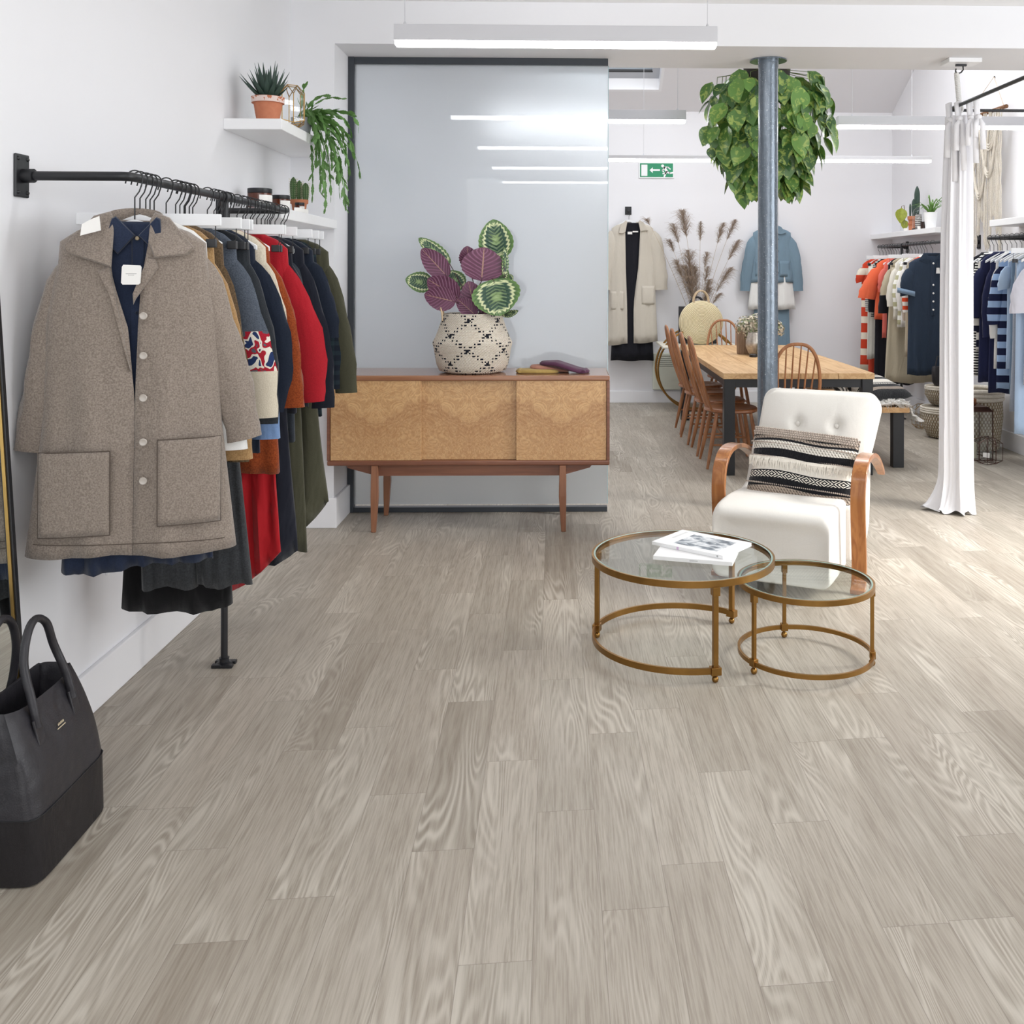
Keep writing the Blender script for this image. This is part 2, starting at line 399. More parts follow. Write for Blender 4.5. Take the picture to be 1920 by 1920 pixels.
strip_light(.15, 3.33, 8.95, 2.455, .055, 'thin white strip light across the rear of the room above the exit sign', zs(8.95), (.70, 3.155), led=M_led2)

# ------------------------------------------------------------------ column
k = N('painted_cast_iron'); o_ = k.obj(); n_ = k.noise(k.scale(o_, 1, 1, .5), 60, 3, .6); sp = k.noise(o_, 130, 1)
k.bump(n_, .5, .004)
cc = k.mix(k.ramp(sp, [(.70, (0, 0, 0, 1)), (.73, (1, 1, 1, 1))]), k.mix(n_, H('56616d'), H('7a8590')), H('b9bfc4'))
k.b.inputs['Coat Weight'].default_value = .5; k.b.inputs['Coat Roughness'].default_value = .18
M_iron = k.done(cc, .22, .45)
ct = thing('iron_column', 'glossy blue-grey cast iron column between the table and the screen', 'column', (1.226, 5.98, 0))
MB().lathe([(.066, 0), (.0625, .05), (.060, 2.0), (.059, 2.69), (.062, 2.705), (.062, ZB-.007)], 48).build('shaft', M_iron, ct)
MB().lathe([(.112, ZB-.009), (.112, ZB-.001)], 48).build('ceiling_flange', M_iron, ct)

# ------------------------------------------------------------------ sideboard
def burl_mat():
    k = N('burr_walnut_veneer'); o = k.obj(); x, y, z = k.xyz(o)
    ax = k.math('ABSOLUTE', x)
    v = k.comb(k.math('MULTIPLY', ax, 9), 0, k.math('MULTIPLY', z, 9))
    n = k.noise(v, 1, 5, .6, 1.4); n2 = k.noise(v, 5, 4, .65, .8); n3 = k.noise(o, 26, 3, .6, .8)
    ring = k.math('MULTIPLY_ADD', k.math('SINE', k.math('MULTIPLY', n, 60)), .5, .5)
    col = k.mix(n3, H('c09160'), H('e2bb89')); col = k.mix(k.math('MULTIPLY', ring, .45), col, H('9a6a3d'))
    col = k.mix(k.math('MULTIPLY', k.ramp(n2, [(.45, (0, 0, 0, 1)), (.65, (1, 1, 1, 1))]), .3), col, H('d4b185'))
    c_ = k.math('SUBTRACT', k.math('MULTIPLY', ax, .55), z)
    c2_ = k.math('ADD', c_, k.math('MULTIPLY', k.math('SUBTRACT', n, .5), .12))
    low = k.ramp(k.math('MULTIPLY_ADD', c2_, 2.2, .42), [(.40, (0, 0, 0, 1)), (.50, (.75,)*3+(1,)), (.72, (.55,)*3+(1,)), (1, (.25,)*3+(1,))])
    chev = k.math('MULTIPLY_ADD', k.math('SINE', k.math('MULTIPLY', c2_, 230)), .5, .5)
    col = k.mix(k.math('MULTIPLY', low, k.math('MULTIPLY_ADD', chev, .28, .34)), col, H('8a5632'))
    k.b.inputs['Coat Weight'].default_value = .25; k.b.inputs['Coat Roughness'].default_value = .2
    return k.done(col, .42, 0, .4)
M_burl = burl_mat()
M_wal = wood('walnut_edge', '6b4030', '8f5e45', 0, 1, .35, 10, .3)
M_waltop = wood('walnut_top', '8a5a41', 'a87a5c', 0, .8, .22, 10, .5)
M_walleg = wood('walnut_leg', '7a4e38', '9a6a4e', 2, 1, .38, 8, .2)
sbx0, sbx1, sbz0, sbz1 = -1.325, .243, .372, .873
sb = thing('sideboard', 'mid-century walnut sideboard with three burr veneer sliding doors in front of the frosted screen', 'sideboard', ((sbx0+sbx1)/2, 5.72, 0))
hw = (sbx1-sbx0)/2
fy, by = -.225, .225
MB().box(-hw, hw, fy, by, sbz1-.03, sbz1).build('top_panel', M_waltop, sb, smooth=False, bevel=.008, seg=3)
MB().box(-hw, hw, fy, by, sbz0, sbz0+.028).build('bottom_panel', M_wal, sb, smooth=False, bevel=.008, seg=3)
for s_ in (-1, 1):
    MB().box(min(s_*hw, s_*(hw-.016)), max(s_*hw, s_*(hw-.016)), fy+.004, by, sbz0+.028, sbz1-.03).build('side_panel', M_wal, sb, smooth=False)
MB().box(-hw+.016, hw-.016, by-.012, by, sbz0+.028, sbz1-.03).build('back_panel', M_wal, sb, smooth=False)
# doors (left and right doors overlap the recessed middle one)
d1 = (791-616)/527*2*hw-hw; d2 = (968-616)/527*2*hw-hw
def door(x0, x1, y):
    o = MB().box(-(x1-x0)/2, (x1-x0)/2, -.009, .009, -.222, .222).build('sliding_door', M_burl, sb, smooth=False, bevel=.002)
    o.location = ((x0+x1)/2, y, (sbz0+sbz1)/2); return o
door(-hw+.018, d1, fy+.018); door(d1-.03, d2+.03, fy+.042); door(d2, hw-.018, fy+.018)
# under frame
mb = MB(); zz = sbz0
mb.prism([(-hw+.095, zz), (hw-.095, zz), (hw-.095-.015, zz-.018), (hw-.27, zz-.062), (-hw+.27, zz-.062), (-hw+.11, zz-.018)], fy+.035, fy+.06)
mb.prism([(-hw+.095, zz), (hw-.095, zz), (hw-.11, zz-.018), (hw-.27, zz-.062), (-hw+.27, zz-.062), (-hw+.11, zz-.018)], by-.08, by-.055)
for s_ in (-1, 1): mb.box(s_*(hw-.29)-.012, s_*(hw-.29)+.012, fy+.06, by-.08, zz-.055, zz-.001)
mb.build('under_frame', M_wal, sb, smooth=False)
for (x, y, t_) in ((-hw+.262, fy+.02, -1), (hw-.262, fy+.02, 1), (-hw+.262, by-.045, -1), (hw-.262, by-.045, 1)):
    m2 = MB(); a, b = .021, .013
    m2.loft([[(x+sx*b+t_*.006, y+sy2*b, 0) for sx, sy2 in ((-1, -1), (1, -1), (1, 1), (-1, 1))],
             [(x+sx*a, y+sy2*a, .2) for sx, sy2 in ((-1, -1), (1, -1), (1, 1), (-1, 1))],
             [(x+sx*.018, y+sy2*.018, sbz0) for sx, sy2 in ((-1, -1), (1, -1), (1, 1), (-1, 1))]])
    m2.build('leg', M_walleg, sb, smooth=False, bevel=.004)

# ------------------------------------------------------------------ basket and plant on the sideboard
def basket_mat():
    k = N('woven_seagrass_diamonds'); o = k.obj(); x, y, z = k.xyz(o)
    a = k.math('DIVIDE', k.math('ARCTAN2', x, k.math('MULTIPLY', y, -1)), 2*PI)
    row = k.math('FLOOR', k.math('DIVIDE', z, .0085)); zq = k.math('MULTIPLY', row, .0085)
    colq = k.math('DIVIDE', k.math('FLOOR', k.math('MULTIPLY', a, 150)), 150)
    def diag(sg):
        p = k.math('ADD', k.math('MULTIPLY', colq, 6), k.math('MULTIPLY', zq, sg*6.2)); p = k.math('FRACT', k.math('ADD', p, .72 if sg > 0 else .38))
        return k.math('ABSOLUTE', k.math('SUBTRACT', p, .5))
    da, db = diag(1), diag(-1)
    la = k.math('LESS_THAN', da, .075); lb = k.math('LESS_THAN', db, .075)
    par = k.math('LESS_THAN', k.math('FRACT', k.math('MULTIPLY', row, .5)), .3)
    gap = k.math('MAXIMUM', k.math('MULTIPLY', la, k.math('GREATER_THAN', da, .022)), k.math('MULTIPLY', lb, k.math('GREATER_THAN', db, .022)))
    cross = k.math('MULTIPLY', la, lb)
    dark = k.math('MAXIMUM', k.math('MULTIPLY', gap, par), cross)
    n = k.noise(o, 60, 3); w_ = k.noise(o, 7, 2)
    base = k.mix(n, H('e6d9c6'), H('faf4ea')); base = k.mix(k.math('MULTIPLY', w_, .22), base, H('d3b993'))
    wv = k.math('MULTIPLY', k.math('SINE', k.math('MULTIPLY', z, 2*PI/.0085)), k.math('SINE', k.math('MULTIPLY', a, 2*PI*75)))
    st = k.math('LESS_THAN', k.math('FRACT', k.math('DIVIDE', z, .0085)), .16)
    base = k.mix(k.math('MULTIPLY', st, .35), base, H('a68c6e'))
    k.bump(wv, .8, .004)
    return k.done(k.mix(dark, base, H('1f222c')), .85, 0, .2)
bp = atz(886, 697, sbz1+.001); BX, BY = bp.x, 5.70
bk = thing('belly_basket', 'cream woven belly basket with black diamond pattern on the sideboard', 'basket', (BX, BY, sbz1+.0005))
prof = [(.150, 0), (.190, .012), (.205, .045), (.214, .09), (.220, .13), (.229, .168), (.227, .176), (.214, .20), (.196, .245), (.178, .30), (.168, .336), (.162, .338), (.158, .30), (.17, .22), (.15, .2)]
MB().lathe(prof, 72, cap1=True).build('basket_body', basket_mat(), bk, ang=60)
M_rope = plain('jute_rope', 'cdb595', .9, var=.15, sc=120)
for s_, yy in ((-1, -.09), (1, .02)):
    hx = s_*.155
    MB().tube([(hx, yy-.05, .30), (hx-.004, yy-.052, .345), (hx-.018*1, yy-.02, .385), (hx-.01, yy+.02, .375), (hx, yy+.05, .30)], .005, 8).build('rope_handle', M_rope, bk)

def leaf_mat():
    k = N('calathea_leaf'); tc = k.n('ShaderNodeUVMap'); uvx = k.xyz(tc.outputs[0]); v, u = uvx[0], uvx[1]
    a = k.math('ABSOLUTE', k.math('MULTIPLY_ADD', u, 2, -1))          # 0 midrib, 1 edge
    vv = k.math('SUBTRACT', v, k.math('MULTIPLY', a, -.10))
    nz = k.noise(k.comb(k.math('MULTIPLY', u, 6), k.math('MULTIPLY', v, 10), 0), 1, 3)
    rad = k.math('MAXIMUM', a, k.math('MULTIPLY', k.math('ABSOLUTE', k.math('SUBTRACT', v, .5)), 1.9))
    e = k.math('ADD', rad, k.math('MULTIPLY', k.math('SINE', k.math('MULTIPLY', k.math('SUBTRACT', v, k.math('MULTIPLY', a, .22)), 62)), .05))
    e = k.math('ADD', e, k.math('MULTIPLY', k.math('SUBTRACT', nz, .5), .1))
    dk, md, lt, rim = H('2f4a3b'), H('4f6e45'), H('8da777'), H('dfe5b4')
    col = k.ramp(e, [(0, H('a8bf87')), (.16, H('86a068')), (.28, dk), (.58, H('3a5a48')), (.66, rim), (.72, rim), (.78, md), (1, H('6f9350'))])
    fe = k.math('SINE', k.math('MULTIPLY', k.math('SUBTRACT', v, k.math('MULTIPLY', a, .25)), 70))
    f2 = k.math('MULTIPLY', k.math('GREATER_THAN', fe, .25), k.math('LESS_THAN', a, .42))
    col = k.mix(k.math('MULTIPLY', f2, .55), col, lt)
    pn = k.noise(k.comb(k.math('MULTIPLY', u, 3), k.math('MULTIPLY', v, 3), 0), 1, 2)
    vein = k.math('POWER', k.math('MULTIPLY_ADD', k.math('SINE', k.math('MULTIPLY', k.math('SUBTRACT', v, k.math('MULTIPLY', a, .3)), 58)), .5, .5), 3)
    pur = k.mix(vein, k.mix(pn, H('4f2138'), H('74405c')), H('8d5c78'))
    pur = k.mix(k.math('LESS_THAN', a, .035), pur, H('b08a78'))
    bf = k.n('ShaderNodeNewGeometry').outputs['Backfacing']
    k.bump(vein, .4, .004)
    return k.done(k.mix(bf, col, pur), .36, 0, .45)
M_cal = leaf_mat()
M_calstem = plain('calathea_stem', '5a3a3c', .5, var=.2)
cal = thing('calathea_plant', 'rose painted calathea with patterned green and purple-backed leaves in the woven basket', 'plant', (BX, BY, sbz1+.2))
MB().lathe([(.12, 0), (.165, 0.02), (.158, .115), (.02, .12)], 32).build('soil', M_soil, cal)
def cal_leaf(bpx, tpx, wpx, Y0, Y1, back, cup=.15, twist=0, seed=0):
    """leaf from stem joint to tip, back=True shows its purple underside to the room"""
    b = at(bpx[0], bpx[1], BY+Y0)-Vector(cal.location); t = at(tpx[0], tpx[1], BY+Y1)-Vector(cal.location)
    L = (t-b).length; d = (t-b)/L; wm = wpx*BY/F/2*1.22
    side = d.cross(Vector((0, -1, 0))); side = (side if side.length > .1 else Vector((1, 0, 0))).normalized()
    nrm = side.cross(d).normalized()
    if twist: q = Matrix.Rotation(twist, 3, d); side = q @ side; nrm = q @ nrm
    if nrm.y > 0: nrm = -nrm
    sgn = 1
    rr = random.Random(seed)
    def fn(v, u):
        w_ = (math.sin(PI*min(1, v*1.0)**.82))**.62*wm if 0 < v < 1 else 0.0
        x = (u*2-1)
        rip = .018*wm*10*math.sin(v*44+seed)*abs(x)**3*.35
        bend = nrm*(-.10*L*(v-.5)**2*4*.35)+nrm*(cup*w_*abs(x)**1.5*(.6))+nrm*(.006*math.sin(v*58-abs(x)*17)*w_/wm)
        return b+d*(v*L)+side*(x*w_*(1+.02*math.sin(v*50+seed)))+bend+nrm*rip*.1
    m = MB().grid(fn, 26, 12, uv=True)
    me = m
    # face orientation: front side (green) towards -nrm..; flip where the underside shows
    v0, v1, v2 = [Vector(m.v[i]) for i in m.f[len(m.f)//2][:3]]
    n0 = (v1-v0).cross(v2-v0)
    facing_room = n0.y < 0
    if facing_room == back: m.f = [tuple(reversed(f)) for f in m.f]
    m.build('leaf', M_cal, cal, ang=80)
    base = Vector((rr.uniform(-.05, .05), rr.uniform(-.04, .04), .10))
    mid = (base+b)/2+Vector((0, 0, .03))
    MB().tube([base, mid, b, b+d*L*.12+nrm*-.002], [.0035, .003, .0025, .0015], 6).build('stem', M_calstem, cal)
LV = [((935, 488), (924, 411), 50, .03, .02, False, 0), ((903, 527), (908, 463), 62, -.05, -.03, True, .2), ((880, 503), (876, 461), 30, .04, .05, True, .5),
      ((925, 522), (938, 592), 68, -.10, -.17, False, 0), ((840, 520), (790, 466), 32, -.03, -.02, True, .1), ((844, 496), (785, 445), 24, .05, .06, False, .4),
      ((812, 534), (760, 523), 30, .02, .0, False, .2), ((861, 560), (801, 523), 38, -.06, -.05, True, 0), ((855, 566), (795, 552), 34, -.12, -.12, True, 0),
      ((893, 592), (856, 559), 24, -.10, -.08, True, .3), ((891, 582), (878, 527), 34, -.04, -.05, True, .1), ((868, 542), (838, 509), 30, .05, .03, False, .3),
      ((946, 519), (947, 463), 16, -.02, -.03, True, 1.0), ((930, 530), (948, 498), 26, .05, .05, False, .2), ((940, 592), (972, 583), 14, -.02, -.04, True, .8),
      ((946, 528), (962, 517), 16, .07, .08, False, .3), ((905, 592), (925, 560), 26, -.02, .02, True, .3), ((846, 545), (812, 505), 26, .08, .08, False, .2)]
for i, (b_, t_, w_, y0, y1, bk_, tw) in enumerate(LV): cal_leaf(b_, t_, w_*1.08, y0, y1, bk_, twist=tw, seed=i)

# folded knitted hats on the sideboard
def knit(name, c, c2): return fabric(name, c, c2, 340, .45, .95, .8)
def beanie(loc, rz, m, label, sz=1.0, drape=0):
    t = thing('knitted_beanie', label, 'hat', loc, rz, 'knitted hats on the sideboard')
    def ring(z, s, o=0): return [((.125*s)*math.copysign(abs(math.cos(a))**.6, math.cos(a))*sz+o, (.075*s)*math.copysign(abs(math.sin(a))**.8, math.sin(a))*sz, z) for a in [2*PI*i/40 for i in range(40)]]
    def dz(v): return [(x, y, z-drape*min(1, max(0, (x/.125+.35)/1.1))) for x, y, z in v]
    MB().loft([dz(r) for r in [ring(.0, .93), ring(.004, 1.0), ring(.012, 1.0), ring(.020, .93), ring(.0235, .6), ring(.024, .1)]]).build('crown', m, t, ang=80)
    MB().tube([(.10*sz, y*sz, .0115+.006*(1-abs(y)/.07)-drape) for y in [-.066+.132*i/8 for i in range(9)]], .009, 8, flat=1.3).build('ribbed_brim', m, t)
b1 = atz(1008, 699, sbz1); beanie((b1.x, 5.66, sbz1+.0005), PI, knit('mustard_knit', 'b69a5c', '8f7740'), 'mustard knitted beanie, lowest of the overlapping hats')
b1 = atz(1030, 694, sbz1+.02); beanie((b1.x, 5.69, sbz1+.0215), .15, knit('pink_knit', 'c08b78', '9a6a5a'), 'dusty pink knitted beanie between the mustard and the plum one', .9, .021)
b1 = atz(1062, 690, sbz1+.04); beanie((b1.x-.01, 5.67, sbz1+.0435), -.12, knit('plum_knit', '5f3a52', '3f2338'), 'plum knitted beanie, topmost of the overlapping hats', 1.15, .043)

# ------------------------------------------------------------------ nesting coffee tables
M_tglass = glass('table_glass', 'f9fcfb', 1.45, refl=.45)
M_glassedge = plain('green_glass_edge', '9db8ad', .15)
def coffee_table(name, label, c, zt, Rr, legs, gap, th, lw):
    t = thing(name, label, 'coffee table', (c[0], c[1], 0), group='brass nesting tables')
    n = 96
    MB().lathe([(Rr, zt-th), (Rr+.002, zt-th), (Rr+.002, zt), (Rr-.006, zt), (Rr-.006, zt-.009), (Rr-.014, zt-.009), (Rr-.014, zt-th), (Rr, zt-th)], n, cap0=False, cap1=False).build('rim', M_brass, t, ang=30)
    MB().lathe([(Rr-.0065, zt-.0085), (Rr-.0065, zt-.001)], n).build('glass_top', M_tglass, t, smooth=False)
    MB().lathe([(Rr-.0125, zt-.0011), (Rr-.0062, zt-.0005), (Rr-.0062, zt-.0002), (Rr-.0125, zt-.0007)], n, cap0=False, cap1=False).build('glass_edge', M_glassedge, t)
    zr = .032
    a0, a1 = gap
    pts = []; m = MB(); segs = 90; rings = []
    for i in range(segs+1):
        a = a0+(a1-a0)*i/segs; ca, sa = math.cos(a), math.sin(a)
        rings.append([((Rr-o)*ca, (Rr-o)*sa, zr+h) for o, h in ((0, 0), (.009, 0), (.009, lw*.75), (0, lw*.75))])
    m.loft(rings, True, True).build('foot_ring', M_brass, t, ang=30)
    for a in legs:
        ca, sa = math.cos(a), math.sin(a); Mx = T(ca*(Rr-.008), sa*(Rr-.008), 0) @ Rz(a)
        lg = MB().cbox((0, 0, (zr+zt-th)/2+.004), lw*.62, lw*.62, zt-th-zr, Mx).cbox((0, 0, zt-th-.014), lw*.95, lw*.9, .032, Mx).cbox((.001, 0, zr+.010), lw*.98, lw*1.25, .028, Mx).build('leg', M_brass, t, smooth=False, bevel=.0015)
        MB().lathe([(.003, zr), (.004, .024), (.010, .020), (.0125, .012), (.010, .004), (.004, .0)], 16, M=T(ca*(Rr-.008), sa*(Rr-.008), 0)).build('caster', M_brass, lg)
    return t
dg = math.radians
big = coffee_table('coffee_table', 'larger round brass and glass coffee table with magazines on it', (.452, 3.81), .362, .350, [dg(163), dg(283), dg(47)], (dg(47), dg(283)), .024, .030)
small = coffee_table('coffee_table', 'smaller round brass and glass coffee table nested under the larger one', (.893, 3.66), .308, .2495, [dg(208), dg(96), dg(349)], (0, 2*PI), .020, .022)

# magazines
def mag(loc, rz, w_, h_, th, label, mats, pagename):
    t = thing('magazine', label, 'magazine', loc, rz, 'magazines on the coffee table')
    MB().box(-w_/2+.002, w_/2-.002, -h_/2+.002, h_/2, .001, th-.001).build('pages', plain(pagename, 'f3f2ef', .8), t, smooth=False)
    MB().box(-w_/2, w_/2, -h_/2, h_/2, 0, .001).box(-w_/2, w_/2, -h_/2, h_/2, th-.001, th).box(-w_/2, w_/2, -h_/2, -h_/2+.0012, .001, th-.001).build('cover', mats, t, smooth=False)
    return t
def cover_mat():
    k = N('magazine_cover'); o = k.obj(); x, y, z = k.xyz(o)
    n = k.noise(k.scale(o, 14, 26, 1), 1, 4, .55, .6)
    inside = k.math('MULTIPLY', k.math('LESS_THAN', k.math('ABSOLUTE', k.math('ADD', x, -.015)), .098), k.math('LESS_THAN', k.math('ABSOLUTE', k.math('ADD', y, .002)), .078))
    inside = k.math('MULTIPLY', inside, k.math('GREATER_THAN', z, .005))
    ph = k.ramp(n, [(.36, H('3e4a56')), (.44, H('7f8b96')), (.52, H('d2d6da')), (.60, H('eceef0')), (.68, H('98a2ac'))])
    return k.done(k.mix(inside, H('f4f4f4'), ph), .3, 0, .5)

mg2 = mag((.505, 3.785, .3625), -.30, .30, .215, .014, 'white magazine lying underneath on the coffee table', plain('magazine_white', 'f3f3f3', .35), 'mag_pages_a')
mg1 = mag((.534, 3.865, .3770), -.68, .32, .225, .013, 'white magazine with a grey photograph on its cover, on top of the other', cover_mat(), 'mag_pages_b')
def textobj(s, size, m, parent, loc, rot, name='lettering', ext=.0003):
    cu = bpy.data.curves.new('text', 'FONT'); cu.body = s; cu.size = size; cu.extrude = ext; cu.align_x = 'CENTER'; cu.align_y = 'CENTER'
    q = bpy.data.objects.new('text', cu); COL.objects.link(q)
    me = bpy.data.meshes.new_from_object(q.evaluated_get(bpy.context.evaluated_depsgraph_get())); COL.objects.unlink(q); bpy.data.objects.remove(q)
    me.name = name; me.materials.clear(); me.materials.append(m)
    o = bpy.data.objects.new(name, me); COL.objects.link(o); o.parent = parent; o.location = loc; o.rotation_euler = rot
    return o
textobj('KINFOLK', .0075, M_print, mg2, (.005, -.1078, .007), (PI/2, 0, 0))
textobj('10', .008, M_black, mg1, (.135, -.1128, .0065), (PI/2, 0, 0))
MB().box(-.045, -.036, -.1133, -.1124, .001, .012).build('spine_mark', plain('lilac_ink', 'd7b8d8', .5), mg1, smooth=False)
MB().box(-.13, -.118, -.02, .09, .01301, .0132).build('cover_lettering', plain('pale_ink', 'dcdcdc', .5), mg1, smooth=False)

# ------------------------------------------------------------------ armchair
M_uph = fabric('cream_linen_upholstery', 'ebe8e2', 'dcd8cf', 420, .35, .85, .35, .02, .1, .1)
M_arm = wood('bent_oak_arm', '8a4f25', 'b97c45', 2, 1.1, .3, 14, .5)
chx, chy = 1.020, 4.60
ch = thing('armchair', 'cream upholstered armchair with bent wooden arms beside the glass tables', 'armchair', (chx, chy, 0), dg(-26))
# seat: lofted along local y, section in x-z
def sect(y, x, z0, z1, r, n=6):
    pts = []
    for cx, cz, a0 in ((x-r, z1-r, 0), (-x+r, z1-r, PI/2), (-x+r, z0+r, PI), (x-r, z0+r, 1.5*PI)):
        for i in range(n+1):
            a = a0+PI/2*i/n; pts.append((cx+r*math.cos(a), y, cz+r*math.sin(a)))
    return pts
m = MB()
secs = [(-.235, .225, .13, .30, .05), (-.262, .25, .09, .335, .06), (-.27, .262, .075, .355, .05), (-.262, .268, .068, .375, .045), (-.23, .27, .066, .392, .04), (-.15, .27, .066, .402, .035), (.0, .27, .066, .400, .03), (.2, .268, .07, .385, .03), (.36, .264, .08, .37, .03), (.44, .255, .10, .35, .03)]
m.loft([sect(*s_) for s_ in secs])
m.build('seat', M_uph, ch, ang=70, sub=1)
# back rest: grid box with tufts
ang = math.radians(19)
bw, bh, bt = .312, .585, .13
Mb = T(0, .375, .28) @ Rx(-ang)
def backrest(front):
    def fn(i, j):
        u, v = i*2-1, j
        # rounded outline
        x = u*bw*(1-.10*(v**2)*.6); zt = v*bh
        rx = .07
        if v > .85 and abs(u) > .8:
            pass
        ex = max(0, abs(u)-.78)/.22; ev = max(0, v-.86)/.14
        rr_ = (ex**2+ev**2)**.5; tw = .86+.14*v; cxo = .066*min(1, v*1.15)
        if ex > 0 and ev > 0 and rr_ > 0:
            mx = max(ex, ev); s2 = mx/rr_
            x = math.copysign((.78+.22*ex*s2), u)*bw*tw*(1-.04*v*v)+cxo; zt = (.86+.14*ev*s2)*bh
        else: x = u*bw*tw*(1-.04*v*v)+cxo
        edge = max(abs(u), v)
        puff = .045*(1-abs(u)**4)*(1-abs(2*v-1)**4)
        y = -bt/2*(1 if edge < .97 else .55)-puff
        if front:
            for tx, tz in ((-.03, .395), (.165, .395), (-.06, .16), (.12, .16)):
                d = math.hypot(x-tx, zt-tz); y += .034*math.exp(-(d/.028)**2)+.010*math.exp(-(abs(x-tx)/.012)**2)*math.exp(-(abs(zt-tz)/.06)**2)*.6
            return (x, y, zt)
        return (x, -y*.9, zt)
    return fn
m = MB(); nu, nv = 44, 44
m.grid(backrest(True), nu, nv); o1 = len(m.v); m.grid(backrest(False), nu, nv)
# stitch rim
def idx(i, j, o=0): return o+i*(nv+1)+j
rim = [(i, 0) for i in range(nu)]+[(nu, j) for j in range(nv)]+[(i, nv) for i in range(nu, 0, -1)]+[(0, j) for j in range(nv, 0, -1)]
for q in range(len(rim)):
    a, b = rim[q], rim[(q+1) % len(rim)]; m.f.append((idx(*a), idx(*b), idx(*b, o1), idx(*a, o1)))
m.f[nu*nv:2*nu*nv] = [tuple(reversed(f)) for f in m.f[nu*nv:2*nu*nv]]
m.v = [tuple(Mb @ Vector(p)) for p in m.v]
bo = m.build('backrest', M_uph, ch, ang=75)
for tx, tz in ((-.03, .395), (.165, .395)):
    p = Mb @ Vector((tx, -.083, tz)); MB().ball((0, 0, 0), .0115, 14, 8, sy=.6, M=T(*p)).build('tuft_button', M_uph, bo)
# upholstered flanks joining seat and back
for s_ in (-1, 1):
    m = MB(); x0, x1 = (.215, .295) if s_ > 0 else (-.268, -.215)
    poly = [(.10, .10), (.10, .36), (.30, .40), (.46, .62), (.66, .66), (.67, .42), (.63, .16), (.52, .075)]
    m.loft([[(x0, y, z) for y, z in poly], [(x1, y, z) for y, z in poly]]); m.build('side_panel', M_uph, ch, ang=30, bevel=.02, seg=3)
# bent arms: ribbon swept along a side profile
def ribbon(pts, wx, th, xc, m, taper=None):
    pts = [Vector((0, y, z)) for y, z in pts]; rings = []
    for i, p in enumerate(pts):
        t = (pts[min(i+1, len(pts)-1)]-pts[max(i-1, 0)]).normalized(); n = Vector((0, -t.z, t.y)); w_ = wx*(taper[i] if taper else 1)
        rings.append([(xc-w_, p.y-n.y*th, p.z-n.z*th), (xc+w_, p.y-n.y*th, p.z-n.z*th), (xc+w_, p.y+n.y*th, p.z+n.z*th), (xc-w_, p.y+n.y*th, p.z+n.z*th)])
    m.loft(rings); return m
def bez(P, n=10):
    out = []
    for s in range(0, len(P)-1, 3):
        a, b, c, d = [Vector(q) for q in P[s:s+4]]
        for i in range(n+(1 if s+4 >= len(P) else 0)):
            t = i/n; out.append(tuple(a*(1-t)**3+b*3*t*(1-t)**2+c*3*t*t*(1-t)+d*t**3))
    return out
prof = bez([(.66, .42), (.50, .52), (.30, .60), (.10, .585), (-.02, .565), (-.055, .49), (-.045, .38), (-.035, .27), (.0, .16), (-.01, .08), (-.015, .04), (-.03, .018), (-.06, .014)], 12)
tp = [.55+.45*min(1, i/10) for i in range(len(prof))]
for s_ in (-1, 1):
    ribbon(prof, .033, .011, s_*.348 if s_ > 0 else -.302, MB(), tp).build('arm', M_arm, ch, ang=30, bevel=.003)
    ribbon(bez([(.50, .12), (.56, .10), (.61, .07), (.61, .04), (.61, .02), (.59, .012), (.56, .012)], 8), .028, .012, s_*.235, MB()).build('leg', wood('bent_oak_leg', '7a4323', 'a0653a', 1, 1, .35) if s_ < 0 else bpy.data.materials['bent_oak_leg'], ch, ang=30, bevel=.003)

# patterned cushion on the armchair
def cushion_mat(name, flip=False):
    k = N(name); o = k.obj(); x, y, z = k.xyz(o)
    wob = k.math('MULTIPLY', k.math('SINE', k.math('MULTIPLY', x, 16)), .006)
    zz_ = k.math('ADD', z, wob)
    cream, blk, taup = H('e9e3d8'), H('15161b'), H('b5a596')
    f = k.math('MULTIPLY_ADD', zz_, 1/.36, .5)
    col = k.ramp(f, [(0, blk), (.10, taup), (.19, blk), (.30, blk), (.40, cream), (.58, blk), (.69, cream), (.80, blk), (.83, taup), (.865, blk), (.885, taup)], 'CONSTANT')
    # rope texture in taupe bands, fringe in cream band
    ro = k.math('SINE', k.math('MULTIPLY', k.math('ADD', x, k.math('MULTIPLY', z, .8)), 420))
    ro2 = k.math('SINE', k.math('MULTIPLY', z, 520))
    dk = k.math('LESS_THAN', k.math('MULTIPLY', ro, k.math('MULTIPLY_ADD', ro2, .3, .7)), -.62)
    tband = k.ramp(f, [(0, (0,)*3+(1,)), (.10, (1,)*3+(1,)), (.19, (0,)*3+(1,)), (.69, (.8,)*3+(1,)), (.80, (0,)*3+(1,)), (.83, (1,)*3+(1,))], 'CONSTANT')
    col = k.mix(k.math('MULTIPLY', dk, tband), col, H('4a413c'))
    # zigzag / diamond band
    px = k.math('ABSOLUTE', k.math('SUBTRACT', k.math('FRACT', k.math('DIVIDE', x, .085)), .5))
    zc = k.math('ABSOLUTE', k.math('SUBTRACT', f, .345))
    zg = k.math('FRACT', k.math('MULTIPLY', k.math('ADD', px, k.math('MULTIPLY', zc, 6.5)), 5.0))
    inb = k.math('LESS_THAN', zc, .042)
    col = k.mix(k.math('MULTIPLY', inb, k.math('LESS_THAN', zg, .45)), col, cream)
    fr = k.noise(k.comb(k.math('MULTIPLY', x, 500), 0, k.math('MULTIPLY', z, 40)), 1, 2)
    hgt = k.math('ADD', k.math('MULTIPLY', ro, tband), k.math('MULTIPLY', fr, 1.5))
    k.bump(hgt, .8, .004)
    return k.done(col, .95, 0, .1, .2)
